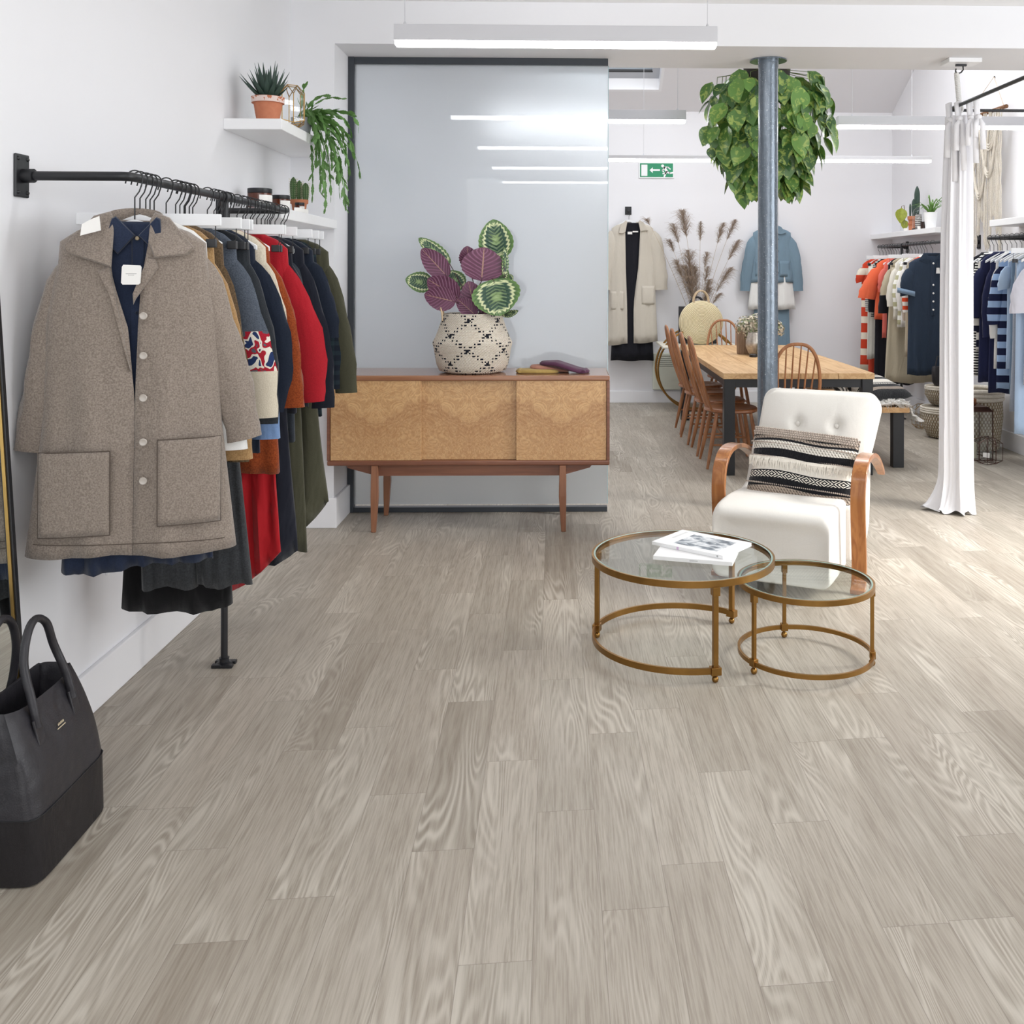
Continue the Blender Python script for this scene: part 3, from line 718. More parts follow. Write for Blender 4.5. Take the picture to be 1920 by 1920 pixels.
def cushion(name, label, loc, rot, w_, h_, d_, m, group, tassels=True):
    t = thing(name, label, 'cushion', loc, rot=rot, group=group)
    def half(sg):
        def fn(i, j):
            u, v = i*2-1, j*2-1
            e = ((1-u**4)*(1-v**4))
            pin = 1-.06*(1-abs(u))*abs(v)**3
            pin2 = 1-.06*(1-abs(v))*abs(u)**3
            return (u*w_/2*pin2, sg*(-d_/2)*max(0, e)**.55, v*h_/2*pin)
        return fn
    mb = MB().grid(half(1), 30, 22); n0 = len(mb.f); mb.grid(half(-1), 30, 22); mb.f[n0:] = [tuple(reversed(f)) for f in mb.f[n0:]]
    c = mb.build('cover', m, t, ang=80)
    return t, c
M_cush = cushion_mat('tasselled_stripe_weave'); M_fringe = fabric('cream_fringe', 'efe9dd', 'cfc6b6', 500, .4)
ML = T(chx, chy, 0) @ Rz(dg(-26))
cp = ML @ Vector((.045, .185, .50))
rotm = (Rz(dg(-26)) @ Rx(-.33) @ Ry(.055)).to_euler()
cu, cc_ = cushion('patterned_cushion', 'black and cream banded cushion with fringes leaning on the armchair', cp, tuple(rotm), .52, .34, .14, M_cush, None)
m = MB(); rr = random.Random(5)
for i in range(150):      # fringe along a band of the cover
    x = -.255+.51*i/149; yf = -.065*max(0, (1-(x/.2725)**4))**.55-.002
    z0 = .03+.0*math.sin(x*16); L = rr.uniform(.035, .055)
    m.strip([(x, yf-.001, z0), (x+rr.uniform(-.004, .004), yf-.011, z0-.018), (x+rr.uniform(-.008, .008), yf-.006, z0-L)], [.0028, .0025, .0012])
m.build('fringe', M_fringe, cu, smooth=False)
M_yarn = fabric('taupe_yarn', 'cbbdb0', '6f625a', 300, .6)
for band_z, n_b in ((.032, 64), (.098, 60), (-.098, 56)):
    m = MB()
    for i in range(n_b):
        x = -.255+.51*i/(n_b-1); yf = -.065*max(0, (1-(x/.2725)**4)*(1-(band_z/.18)**4))**.55
        m.ball((x, yf-.001, band_z), .0045, 6, 4)
    m.build('pom_trim', M_yarn, cu)
for r_ in range(4):
    m = MB()
    for i in range(44):
        x = -.25+.50*(i+.5*(r_ % 2))/43.5; z_ = .172-.011*r_; yf = -.065*max(0, (1-(x/.2725)**4)*(1-(z_/.18)**4))**.55
        m.ball((x, yf-.001, z_), .0062, 6, 4, sx=1.1)
    m.build('pom_trim', M_yarn, cu)

m = MB()
for (x, z) in ((.268, -.06), (.268, -.10), (.266, -.15)):
    for q in range(14): m.strip([(x, 0, z), (x+.01+rr.uniform(-.006, .006), rr.uniform(-.012, .012), z-.02), (x+.012+rr.uniform(-.01, .01), rr.uniform(-.016, .016), z-.045)], [.002, .002, .001])
m.build('tassel', M_fringe, cu, smooth=False)

# ------------------------------------------------------------------ garments
def lerp_profile(keys, z):
    """keys [(z, a, b..)] from top to bottom"""
    if z >= keys[0][0]: return keys[0][1:]
    for a, b in zip(keys, keys[1:]):
        if z >= b[0]:
            t = (a[0]-z)/(a[0]-b[0]); return tuple(x+(y-x)*t for x, y in zip(a[1:], b[1:]))
    return keys[-1][1:]
def gbody(W, L, hem, d=.026, nw=.075, sl=.06, dh=None, folds=4, amp=.011, seed=0, opening=None, tail=0, n=44, mlev=22, asym=0, neckdrop=0):
    dh = dh or d; rr = random.Random(seed); ph = [rr.uniform(0, 6.28) for _ in range(4)]
    keys = [(.012, nw*.85, .020), (0, nw, .024), (-sl*.45, nw+(W-nw)*.62, d*.9), (-sl, W, d), (-sl-.06, W*1.02, d), (-.28, max(W*.97, W+(hem-W)*.42), d*1.05), (-L*.6, (W+hem)/2, (d+dh)/2), (-L, hem, dh)]
    zs_ = [.012, 0, -sl*.22, -sl*.45, -sl*.75, -sl, -sl-.06]; rest = mlev-len(zs_)
    zs_ += [-sl-.06-(L-sl-.06)*(i+1)/rest for i in range(rest)]
    rings = []
    for z in zs_:
        w_, dd = lerp_profile(keys, z); g = max(0, min(1, (-z-.10)/(L*.8)))
        pts = []
        def P(x, side):
            y = side*dd*max(0, 1-abs(x/w_)**3.0)**(1/2.2)
            f = amp*g*(math.sin(folds*PI*x/hem+ph[0])+.6*math.sin(folds*1.9*PI*x/hem+ph[1]+z*2)) *(.4+.6*(1-abs(x/w_)**4))
            zz = z
            if tail: zz = z+g**6*(tail*(x/w_)**2)
            if asym: zz += g**3*asym*x/w_
            zz += g**4*.006*math.sin(x/hem*5+ph[2])
            if side < 0 and neckdrop and z > -.03: zz -= neckdrop*(1-abs(x/w_)**2)
            return (x, y+f*(1 if side < 0 else .8), zz)
        if opening:
            x1, x2 = opening(z)
            h2 = n//4
            for i in range(h2+1):
                t = i/h2; pts.append(P(x2+(w_*.9999-x2)*(1-(1-t)**1.7), -1))
            for i in range(1, 2*h2): pts.append(P(w_*math.cos(PI*i/(2*h2)), 1))
            for i in range(h2+1):
                t = i/h2; pts.append(P(-w_*.9999+(x1+w_)*(t**1.7), -1))
        else:
            for i in range(n):
                a = 2*PI*i/n; pts.append(P(w_*math.cos(a)*.9999, -1 if math.sin(a) < 0 else 1) if abs(math.sin(a)) > 1e-6 else (w_*math.cos(a), 0, z))
        rings.append(pts)
    return rings
def gsleeve(sx, W, Ls, a=.16, sl=.06, r0=.085, r1=.062, flat=.42, bend=.03, seed=0, n=14, puff=0, cuff=0):
    """sx=+1 right as seen, -1 left"""
    rr = random.Random(seed+int(sx)*7+50); rings = []; N_ = 14
    p = [(W-.055, -sl-.055), (W-.02, -sl-.06)]
    ex, ez = W-.01+math.sin(a)*Ls, -sl-.07-math.cos(a)*Ls
    ph = rr.uniform(0, 6)
    pts = []
    for i in range(N_+1):
        t = i/N_; x = W-.03+(ex-W+.03)*t+bend*math.sin(PI*t); z = -sl-.05+(ez+sl+.05)*t
        pts.append((x, z, t))
    for i, (x, z, t) in enumerate(pts):
        q0 = pts[max(i-1, 0)]; q1 = pts[min(i+1, N_)]; tx, tz = q1[0]-q0[0], q1[1]-q0[1]; L_ = math.hypot(tx, tz); tx, tz = tx/L_, tz/L_
        nx, nz = -tz, tx
        r = r0+(r1-r0)*min(1, t*1.1)+puff*math.sin(PI*min(1, t*1.02))**2
        if t < .12: r *= .55+.45*t/.12
        if cuff and t > .93: r = r1*cuff
        yy = -.012*math.sin(PI*t)
        ring = []
        for j in range(n):
            b = 2*PI*j/n; cr = math.cos(b); wr = 1+.07*math.sin(b*2+t*9+ph)+.055*math.sin(t*26+b*3+ph)*min(1, t*2)+.05*math.sin(b*5+ph)
            ring.append((sx*(x+nx*r*cr*wr), yy+r*flat*math.sin(b)*wr, z+nz*r*cr*wr))
        rings.append(ring)
    # turned-in cuff opening
    last = rings[-1]; cx = sum(q[0] for q in last)/n; cz = sum(q[2] for q in last)/n; cy = sum(q[1] for q in last)/n
    rings.append([(cx+(q[0]-cx)*.82, cy+(q[1]-cy)*.7, cz+(q[2]-cz)*.82+.002) for q in last])
    rings.append([(cx+(q[0]-cx)*.75-sx*.02*0, cy+(q[1]-cy)*.6, cz+(q[2]-cz)*.75+.05) for q in last])
    if sx < 0: rings = [list(reversed(r)) for r in rings]
    return rings
def collar_flap(sx, nw, size, drop, yb, z0=.0, point=.02, inner=.006):
    P = [(sx*(nw-.012), z0+.028), (sx*inner, z0-.035), (sx*(inner+size*.62), z0-.035-drop), (sx*(nw+size*.75), z0-.030), (sx*(nw+.012), z0+.024)]
    return P
def flat_poly(P, y, th, curve=0):
    cx = sum(p[0] for p in P)/len(P); cz = sum(p[1] for p in P)/len(P)
    mb = MB(); v = [(x, y, z) for x, z in P]+[(cx, y-.006, cz)]+[(x, y+th, z) for x, z in P]
    n = len(P); f = [(i, (i+1) % n, n) for i in range(n)]+[(i, n+1+i, n+1+(i+1) % n, (i+1) % n) for i in range(n)]+[tuple(n+1+i for i in range(n-1, -1, -1))]
    return mb.add(v, f)
def build_garment(name, label, cat, group, loc, rz, m, W=.205, L=.65, hem=None, sleeve=.5, a=.15, kind='top', seed=0, detail=1, inner=None, shr=.85, **kw):
    t = thing(name, label, cat, loc, rz, group)
    W *= shr*.93; hem = (hem or W*1.12/shr)*shr; a *= .95; kw['r0'] = kw.get('r0', .085)*.6; kw['r1'] = kw.get('r1', .062)*.78
    skw = {q: kw.pop(q) for q in ('r0', 'r1', 'flat', 'bend', 'puff', 'cuff') if q in kw}
    collar = kw.pop('collar', None); buttons = kw.pop('buttons', 0); m2 = kw.pop('m_sleeve', None); bc = kw.pop('bcol', None)
    n = 44 if detail else 28; ml = 22 if detail else 15
    rings = gbody(W, L, hem, seed=seed, n=n, mlev=ml, **kw)
    mb = MB(); mb.loft(rings, False, False, closed=kw.get('opening') is None)
    mb.build('body', m, t, ang=80, solid=.004 if not kw.get('opening') else .006)
    if sleeve:
        for sx in (-1, 1):
            MB().loft(gsleeve(sx, W, sleeve, a, kw.get('sl', .06), seed=seed, n=14 if detail else 10, **skw), False, False).build('sleeve', m2 or m, t, ang=80)
    d = kw.get('d', .026); nw = kw.get('nw', .075)
    if collar:
        for sx in (-1, 1):
            flat_poly(collar_flap(sx, nw, collar, collar*.55, 0), -d-.004, .004).build('collar', m, t, smooth=False, bevel=.001)
        MB().tube([(nw*math.cos(q)*.98, .026*math.sin(q), .022) for q in [2*PI*i/24 for i in range(24)]], .012, 8, close=True, flat=.35, up=(0, 0, 1)).build('neckband', m, t)
    else:
        MB().tube([(nw*.9*math.cos(q), .022*math.sin(q), .008) for q in [2*PI*i/24 for i in range(24)]], .008, 8, close=True, flat=.5, up=(0, 0, 1)).build('neckband', m, t)
    for i in range(buttons):
        z = -.05-i*.085; w_, = (0,)
        MB().lathe([(.0055, -.002), (.006, 0), (.0045, .002)], 12, M=T(0, -d-.010, z) @ Rx(PI/2)).build('button', bc or M_tag, t)
    return t
def skirt(name, label, cat, group, loc, rz, m, w0=.17, w1=.2, L=.8, d=.02, seed=0, folds=5, amp=.012, tail=0, legs=False, m_hem=None, sh=0):
    t = thing(name, label, cat, loc, rz, group)
    def tube_(x0a, x0b, w0, w1, Lt, z0, name, sd, amp=amp):
        rr = random.Random(sd); ph = rr.uniform(0, 6); rings = []
        for i in range(15):
            q = i/14; z = z0-Lt*q; w_ = w0+(w1-w0)*q; cx = x0a+(x0b-x0a)*q; ring = []
            for j in range(36):
                a = 2*PI*j/36; x = w_*math.cos(a); sd_ = math.sin(a)
                y = math.copysign(d*abs(sd_)**.7, sd_)+amp*q*math.sin(folds*PI*x/w1+ph)+amp*.5*q*math.sin(folds*2.3*PI*x/w1+ph*2)
                zz = z+(q**6)*tail*(x/w_)**2 + .008*q**4*math.sin(x/w_*4+ph)
                ring.append((cx+x, y, zz))
            rings.append(ring)
        MB().loft(rings, False, False).build(name, m, t, ang=80, solid=.004)
    MB().loft([[(w0*math.cos(2*PI*j/32), .014*math.sin(2*PI*j/32), z) for j in range(32)] for z in (0, -.04)], False, False).build('waistband', m, t, solid=.003)
    if legs:
        for s in (-1, 1): tube_(s*w0*.5, sh+s*w1*.52, w0*.56, w1*.5, L-.02, -.02, 'trouser_leg', seed+s, amp*.5)
    else: tube_(0, sh, w0, w1, L-.035, -.035, 'skirt', seed)
    return t
# hangers ------------------------------------------------------------
def hook_pts(side=1, y=0, zt=0, r=.021):
    """gooseneck hook over a rail of centre (0,y,0); shank goes down to zt"""
    p = [(-.021*side*.2-.021*side, y, -.018)]
    p += [(r*math.cos(a)*-side, y, r*math.sin(a)) for a in [PI*i/10 for i in range(11)]]
    p += [(side*r*.98, y, -.012), (side*.012, y, -.040), (0, y, -.058), (0, y, zt)]
    return p
def shoulder_hanger(label, group, loc, rz, drop=.118, w_=.2, side=1):
    t = thing('clothes_hanger', label, 'hanger', loc, rz, group)
    MB().tube(hook_pts(side, 0, -drop+.005), .0021, 6).build('hook', M_wire, t)
    m = MB(); rings = []
    for i in range(21):
        u = i/20*2-1; x = u*w_; z = -drop-.075*abs(u)**1.35*1.0; h = .013-.004*abs(u)
        rings.append([(x, -.006, z-h), (x, .006, z-h), (x, .006, z+h), (x, -.006, z+h)])
    m.loft(rings).build('yoke', M_hanger, t, bevel=.003)
    return t
def bar_hanger(label, group, loc, rz, drop=.105, w_=.20, side=1):
    t = thing('clip_hanger', label, 'hanger', loc, rz, group)
    MB().tube(hook_pts(side, 0, -drop+.005), .0021, 6).build('hook', M_wire, t)
    MB().box(-w_, w_, -.007, .007, -drop-.022, -drop+.014).build('bar', M_hanger, t, smooth=False, bevel=.002)
    for s in (-1, 1):
        x = s*(w_-.017)
        MB().tube([(x, 0, -drop-.02), (x, 0, -drop-.055), (x-s*.006, .0, -drop-.065), (x-s*.02, 0, -drop-.068)], .0016, 6).build('clip_wire', M_wire, t)
        MB().box(x-s*.012-.014, x-s*.012+.014, -.016, .016, -drop-.088, -drop-.062).build('clip', M_black, t, smooth=False, bevel=.002)
    return t

# ------------------------------------------------------------------ left rail
RXL = -1.2556; ZR = 1.722
def rail(name, label, pts, post, plate, zr, wallx, s):
    t = thing(name, label, 'clothes rail', (post[0], post[1], 0))
    q = [Vector(p)-Vector((post[0], post[1], 0)) for p in pts]
    MB().tube(q, .0135, 14).build('rail_pipe', M_black, t)
    MB().tube([(0, 0, .02), (0, 0, zr)], .0125, 14).build('post', M_black, t)
    MB().tube([(0, -.024, zr), (0, .024, zr)], .019, 14).build('tee_joint', M_black, t)
    f = MB().lathe([(.017, .004), (.017, .028), (.020, .03)], 16)
    for a in range(4):
        aa = a*PI/2+PI/4; f.cbox((math.cos(aa)*.028, math.sin(aa)*.028, .006), .036, .022, .012, Rz(0) if False else None)
    f.lathe([(.030, 0), (.030, .010), (.018, .014)], 20)
    f.build('floor_flange', M_black, t, bevel=.002)
    for y in plate:
        wp = MB().box(min(0, s*.008), max(0, s*.008), -.036, .036, -.062, .062, T(wallx-post[0], y-post[1], zr)).build('wall_plate', M_black, t, smooth=False, bevel=.006, seg=2)
        MB().tube([(wallx-post[0]+s*.006, y-post[1], zr), (wallx-post[0]+s*.04, y-post[1], zr)], .020, 14).build('collar_joint', M_black, t)
        for dy in (-.024, .024):
            for dz in (-.048, .048):
                MB().ball((wallx-post[0]+s*.008, y-post[1]+dy, zr+dz), .006, 8, 6).build('bolt', M_wire, wp)
    return t
def elbow(a, b, c, r=.03):
    a, b, c = Vector(a), Vector(b), Vector(c); p = b+(a-b).normalized()*r; q = b+(c-b).normalized()*r
    return [p*(1-t)**2+b*2*t*(1-t)+q*t*t for t in [i/6 for i in range(7)]]
y0, y1 = 2.86, 4.47; A = (LX, y0, ZR); B = (RXL, y0, ZR); C_ = (RXL, y1, ZR); D_ = (LX, y1, ZR)
rail('clothes_rail', 'long black pipe clothes rail fixed to the left wall with a post to the floor', [A]+elbow(A, B, C_)+elbow(B, C_, D_)+[D_], (RXL, 3.66), (y0, y1), ZR, LX, 1)

GL = 'garments on the left rail'; HL = 'hangers on the left rail'
wool = lambda n, c, c2: fabric(n, c, c2, 210, .75, .95, .7)
M_coat = fabric('grey_brown_wool', '9b8f84', '6f635a', 230, .75, .95, .8, .05, .3)
M_chamb = fabric('navy_chambray', '2b354c', '1c2334', 420, .5, .85, .3)
M_wht = fabric('white_cotton', 'ecebe8', 'dcdad6', 300, .3)
M_camel = wool('camel_wool', 'b39064', '8c6c45'); M_tweed = wool('brown_tweed_knit', '6e5a42', '3b2e22')
M_bluek = wool('slate_blue_knit', '4b5563', '2b313c'); M_blackden = fabric('black_denim', '33373c', '1f2226', 300, .5)
M_navy = fabric('navy_wool', '1e2635', '131926', 240, .5); M_cream = fabric('cream_knit', 'ddd3c0', 'b8ab94', 260, .6)
M_rust = wool('rust_wool', '9c4a22', '6b2c13'); M_red = fabric('red_knit', 'b3202c', '8a1420', 300, .5)
M_redj = fabric('red_jersey', 'b01c24', '94141b', 500, .3); M_ink = fabric('ink_jersey', '1c1f2a', '141722', 400, .4)
M_blk = fabric('black_jersey', '151416', '0e0d0f', 400, .4); M_velvet = fabric('charcoal_corduroy', '3f4144', '242527', 200, .6)
M_olive = fabric('olive_twill', '4d4c3c', '37372a', 400, .4); M_charc = fabric('charcoal_denim', '3a4048', '262a31', 300, .5)
M_ltblue = fabric('pale_blue_cotton', '7f9cc6', '6582b2', 300, .4)
def plaid():
    k = N('dark_green_plaid'); o = k.obj(); p = k.xyz(o)
    f = k.math('GREATER_THAN', k.math('SINE', k.math('MULTIPLY', p[2], 150)), .2); g = k.math('GREATER_THAN', k.math('SINE', k.math('MULTIPLY', p[0], 150)), .2)
    return k.done(k.mix(k.math('MULTIPLY', k.math('ADD', f, g), .5), H('151b26'), H('26343a')), .9, 0, .2)
M_plaid = plaid()
def fair():
    k = N('patterned_knit'); o = k.obj(); p = k.xyz(o); z = p[2]
    n = k.noise(k.scale(o, 30, 30, 26), 1, 1, .5, .4)
    band = k.math('MULTIPLY', k.math('LESS_THAN', z, -.34), k.math('GREATER_THAN', z, -.47)); low = k.math('LESS_THAN', z, -.47)
    pat = k.ramp(n, [(0, H('2b3a63')), (.42, H('e8e2d6')), (.50, H('a92434')), (.60, H('5a5f68'))], 'CONSTANT')
    yarn = k.noise(o, 260, 2); base = k.mix(yarn, H('6a727e'), H('2c323c'))
    col = k.mix(band, base, pat); col = k.mix(low, col, k.mix(yarn, H('e2dac9'), H('c9bda6'))); k.bump(yarn, .7, .002)
    return k.done(col, .95, 0, .2)
M_fair = fair()

# the grey coat at the front, open over the navy shirt
def coat_open(z):
    keys = [(.02, -.052, .052), (-.05, -.062, .045), (-.16, -.048, .026), (-.30, -.008, .018), (-.50, .008, .010), (-1, .004, .004)]
    return lerp_profile(keys, z)
CX, CY, CZ = RXL, 2.90, 1.585
crz = .28
coat = thing('wool_coat', 'grey brown wool coat with patch pockets hanging open at the front of the left rail', 'coat', (CX, CY, CZ), crz, GL)
rings = gbody(.188, .945, .274, d=.060, nw=.074, sl=.055, dh=.072, folds=3, amp=.009, seed=4, opening=coat_open, n=64, mlev=30, asym=-.012)
MB().loft(rings, False, False, closed=False).build('body', M_coat, coat, ang=80, solid=.007)
for sx in (-1, 1):
    MB().loft(gsleeve(sx, .186, .535, .235 if sx > 0 else .165, .05, r0=.060, r1=.052, flat=.62, bend=.012, seed=3, n=22), False, False, M=T(0, .022, 0)).build('sleeve', M_coat, coat, ang=80)
def cflap(P, y):
    n = len(P); cx = sum(p[0] for p in P)/n; cz = sum(p[1] for p in P)/n
    v = [(p[0], y+(p[2] if len(p) > 2 else 0), p[1]) for p in P]; rim = [(cx+(q[0]-cx)*.93, q[1]-.007, cz+(q[2]-cz)*.93) for q in v]
    back = [(q[0], q[1]+.007, q[2]) for q in v]
    m = MB(); m.loft([back, v, rim], True, True); return m
cflap([(.047, .012, .03), (.058, .036, .05), (.098, .020, .035), (.168, -.068, .0), (.150, -.088, -.004), (.062, -.098, -.004), (.020, -.150, 0), (.014, -.145, 0)][:6]+[(.046, -.050, .0)], -.080).build('collar', M_coat, coat, ang=60)
cflap([(-.047, .012, .03), (-.046, -.05, 0), (-.050, -.125, -.004), (-.085, -.112, -.004), (-.165, -.084, 0), (-.172, -.066, .0), (-.10, .022, .035), (-.06, .036, .05)], -.080).build('collar', M_coat, coat, ang=60)
cflap([(.044, -.095), (.064, -.100), (.072, -.125), (.012, -.215), (.006, -.23), (.004, -.20)], -.072).build('lapel', M_coat, coat, ang=60)
cflap([(-.056, -.12), (-.085, -.135), (-.055, -.20), (-.006, -.40), (.0, -.42), (-.03, -.26)], -.073).build('lapel', M_coat, coat, ang=60)
MB().tube([(.07*math.cos(q), .03*math.sin(q)+.012, .014+.018*math.sin(q)) for q in [PI*i/16 for i in range(17)]], .020, 10, flat=.4, up=(0, 0, 1)).build('neckband', M_coat, coat)
def pocket(x0, x1, z0, z1, sk):
    P = [(x0, z1+.012), (x0-sk*.2, z0), (x1+sk, z0), (x1, z1)]
    cflap([(x0, z1-.012*(sk < 0)), (x0, z0), (x1, z0), (x1, z1-.012*(sk > 0))], -.0835).build('patch_pocket', M_coat, coat, ang=60, smooth=False)
def pk(x0, x1, z0, z1):
    m = MB(); n = 10
    def fn(i, j):
        x = x0+(x1-x0)*i; z = z0+(z1-z0)*j; w_ = .23+(.285-.23)*min(1, (-z-.1)/.85); dd = .066
        y = -dd*max(0, 1-abs(x/w_)**3)**(1/2.2)-.008-.016
        return (x, y, z)
    m.grid(fn, 12, 10).build('patch_pocket', M_coat, coat, solid=.006, off=1)
    e = MB()
    for a, b in (((x0, z0), (x0, z1)), ((x1, z0), (x1, z1)), ((x0, z0), (x1, z0)), ((x0, z1), (x1, z1))):
        e.tube([Vector(fn((a[0]+(b[0]-a[0])*i/8-x0)/(x1-x0), (a[1]+(b[1]-a[1])*i/8-z0)/(z1-z0)))+Vector((0, -.0055, 0)) for i in range(9)], .0016, 5)
    e.build('pocket_stitching', fabric('dark_wool_thread', '5c5149', '4a4038'), coat)
pk(-.235, -.050, -.875, -.640); pk(.072, .240, -.860, -.615)
for z in (-.262, -.375, -.495, -.62, -.73):
    MB().lathe([(.0095, -.002), (.011, .001), (.009, .003), (.004, .002)], 18, M=T(.034, -.088, z) @ Rx(PI/2)).build('button', plain('clear_button', 'b5aca3', .2) if z == -.262 else bpy.data.materials['clear_button'], coat)
# hem band line
e = MB(); e.tube([(x, -.079*max(.05, 1-abs(x/.280)**3)**(1/2.2)-.012, -.905-.012*x/.3) for x in [-.25+.50*i/30 for i in range(31)]], .0014, 5); e.build('hem_stitching', bpy.data.materials['dark_wool_thread'], coat)
shoulder_hanger('white wooden hanger with a black hook holding the grey brown coat', HL, (CX, CY, ZR), crz, drop=.135, w_=.17)
# shirt inside the coat
sh = thing('navy_shirt', 'navy chambray shirt worn inside the open grey brown coat', 'shirt', (CX+.012, CY+.004, CZ-.005), crz, GL)
MB().loft(gbody(.165, .985, .20, d=.034, nw=.066, sl=.055, dh=.032, folds=6, amp=.016, seed=9, n=64, mlev=28, asym=.01), False, False).build('body', M_chamb, sh, ang=80, solid=.003)
cflap([(.004, -.028), (.052, .026), (.062, .020), (.068, -.045), (.052, -.082), (.03, -.055)], -.056).build('collar', M_chamb, sh, ang=60)
cflap([(-.004, -.028), (-.028, -.056), (-.050, -.082), (-.085, -.045), (-.065, .020), (-.055, .026)], -.056).build('collar', M_chamb, sh, ang=60)
MB().box(-.017, .017, -.041, -.036, -.93, -.03).build('button_placket', M_chamb, sh, smooth=False, bevel=.001)
MB().lathe([(.0055, -.002), (.006, 0), (.0045, .002)], 14, M=T(0, -.048, -.036) @ Rx(PI/2)).build('button', plain('horn_button', '9b8a6c', .4), sh)
for q in range(7): MB().lathe([(.005, -.002), (.0052, 0), (.004, .002)], 12, M=T(0, -.042, -.15-q*.1) @ Rx(PI/2)).build('button', M_navy, sh)
tg = thing('swing_tag', 'white swing tag hanging on a dark cord from the navy shirt collar', 'tag', (CX+.02, CY-.064, CZ-.045), crz)
MB().tube([(0, 0, 0), (.002, -.012, -.04), (.004, -.026, -.083)], .0009, 5).build('cord', M_wire, tg)
MB().prism([(-.022, -.078), (-.018, -.072), (.026, -.074), (.029, -.079), (.026, -.124), (.021, -.128), (-.02, -.128), (-.024, -.123)], -.030, -.0285).build('card', M_tag, tg, smooth=False)
MB().box(-.012, .016, -.0303, -.0300, -.098, -.0965).box(-.006, .010, -.0303, -.0300, -.102, -.101).build('card_print', M_print, tg, smooth=False)
tg = thing('swing_tag', 'white folded swing tag tucked behind the grey brown coat collar', 'tag', (CX-.075, CY-.118, CZ-.005), crz+.15)
MB().prism([(-.022, -.032), (.030, -.016), (.026, .024), (.004, .014), (-.018, .0)], -.004, -.001).prism([(-.022, -.032), (.030, -.016), (.026, .02), (.0, .01)], .001, .003).build('card', M_tag, tg, smooth=False)

# the run of garments behind it
seq = [
 ('white_shirt', 'white cotton shirt just behind the grey brown coat', 'shirt', 2.975, M_wht, dict(W=.215, L=.72, sleeve=.56, a=.17, r0=.075, r1=.055, collar=None)),
 ('camel_coat', 'camel wool coat behind the white shirt', 'coat', 3.035, M_camel, dict(W=.215, L=.86, hem=.23, sleeve=.60, a=.13, r0=.085, r1=.07)),
 ('brown_cardigan', 'brown tweed knit cardigan with ribbed cuffs behind the camel coat', 'cardigan', 3.125, M_tweed, dict(W=.21, L=.74, sleeve=.62, a=.10, r0=.07, r1=.055, cuff=.8)),
 ('patterned_jumper', 'slate jumper with a red and white pattern band and cream lower half', 'jumper', 3.235, M_fair, dict(W=.22, L=.62, sleeve=.50, a=.17, r0=.085, r1=.085)),
 ('denim_jacket', 'faded black denim jacket with pale seams', 'jacket', 3.345, M_blackden, dict(W=.22, L=.66, sleeve=.535, a=.13, r0=.08, r1=.06)),
 ('navy_blazer', 'dark navy wool coat with a bent sleeve beside the rust coat', 'coat', 3.48, M_navy, dict(W=.205, L=.78, sleeve=.50, a=.12, r0=.08, r1=.07, bend=.07)),
 ('cream_jumper', 'thin cream knit showing between the navy and the rust coats', 'jumper', 3.545, M_cream, dict(W=.215, L=.6, sleeve=.40, a=.10)),
 ('rust_coat', 'rust orange wool coat with a wide turned cuff', 'coat', 3.62, M_rust, dict(W=.22, L=.88, hem=.25, sleeve=.52, a=.15, r0=.095, r1=.085, d=.035)),
 ('red_jumper', 'bright red knitted jumper with a gathered puffed sleeve', 'jumper', 3.79, M_red, dict(W=.22, L=.62, sleeve=.53, a=.22, r0=.065, r1=.06, puff=.025, cuff=.85)),
 ('ink_cardigan', 'ink blue jersey cardigan beside the red jumper', 'cardigan', 3.89, M_ink, dict(W=.215, L=.70, sleeve=.50, a=.08)),
 ('charcoal_top', 'charcoal blue denim top between the rust coat and the navy sweatshirt', 'top', 3.95, M_charc, dict(W=.205, L=.82, sleeve=.3, a=.05)),
 ('navy_sweatshirt', 'large navy sweatshirt with a banded hem', 'sweatshirt', 4.03, M_ink, dict(W=.24, L=.70, hem=.25, sleeve=.58, a=.17, r0=.085, r1=.06)),
 ('navy_blouse', 'navy blouse with a gathered short sleeve behind the navy sweatshirt', 'blouse', 4.14, M_navy, dict(W=.25, L=.66, hem=.27, sleeve=.30, a=.25, r0=.08, r1=.06)),
 ('plaid_shirt', 'dark green and navy plaid shirt next to the olive shirt', 'shirt', 4.22, M_plaid, dict(W=.235, L=.76, hem=.25, sleeve=.52, a=.13)),
 ('olive_shirt', 'olive green shirt farthest along the left rail', 'shirt', 4.37, M_olive, dict(W=.245, L=.72, hem=.26, sleeve=.56, a=.17, r0=.075, r1=.06)),
]
rr = random.Random(11)
for i, (nm, lb, ct_, yy, m, kw) in enumerate(seq):
    rz = .10+rr.uniform(-.04, .05)
    kw.setdefault('d', .022); dr = .115
    build_garment(nm, lb, ct_, GL, (RXL+rr.uniform(-.01, .01), yy, ZR-dr-.012), rz, m, seed=i+20, flat=.36, **kw)
    shoulder_hanger('hanger carrying the '+nm.replace('_', ' ')+' on the left rail', HL, (RXL, yy, ZR), rz, drop=dr, w_=.17)
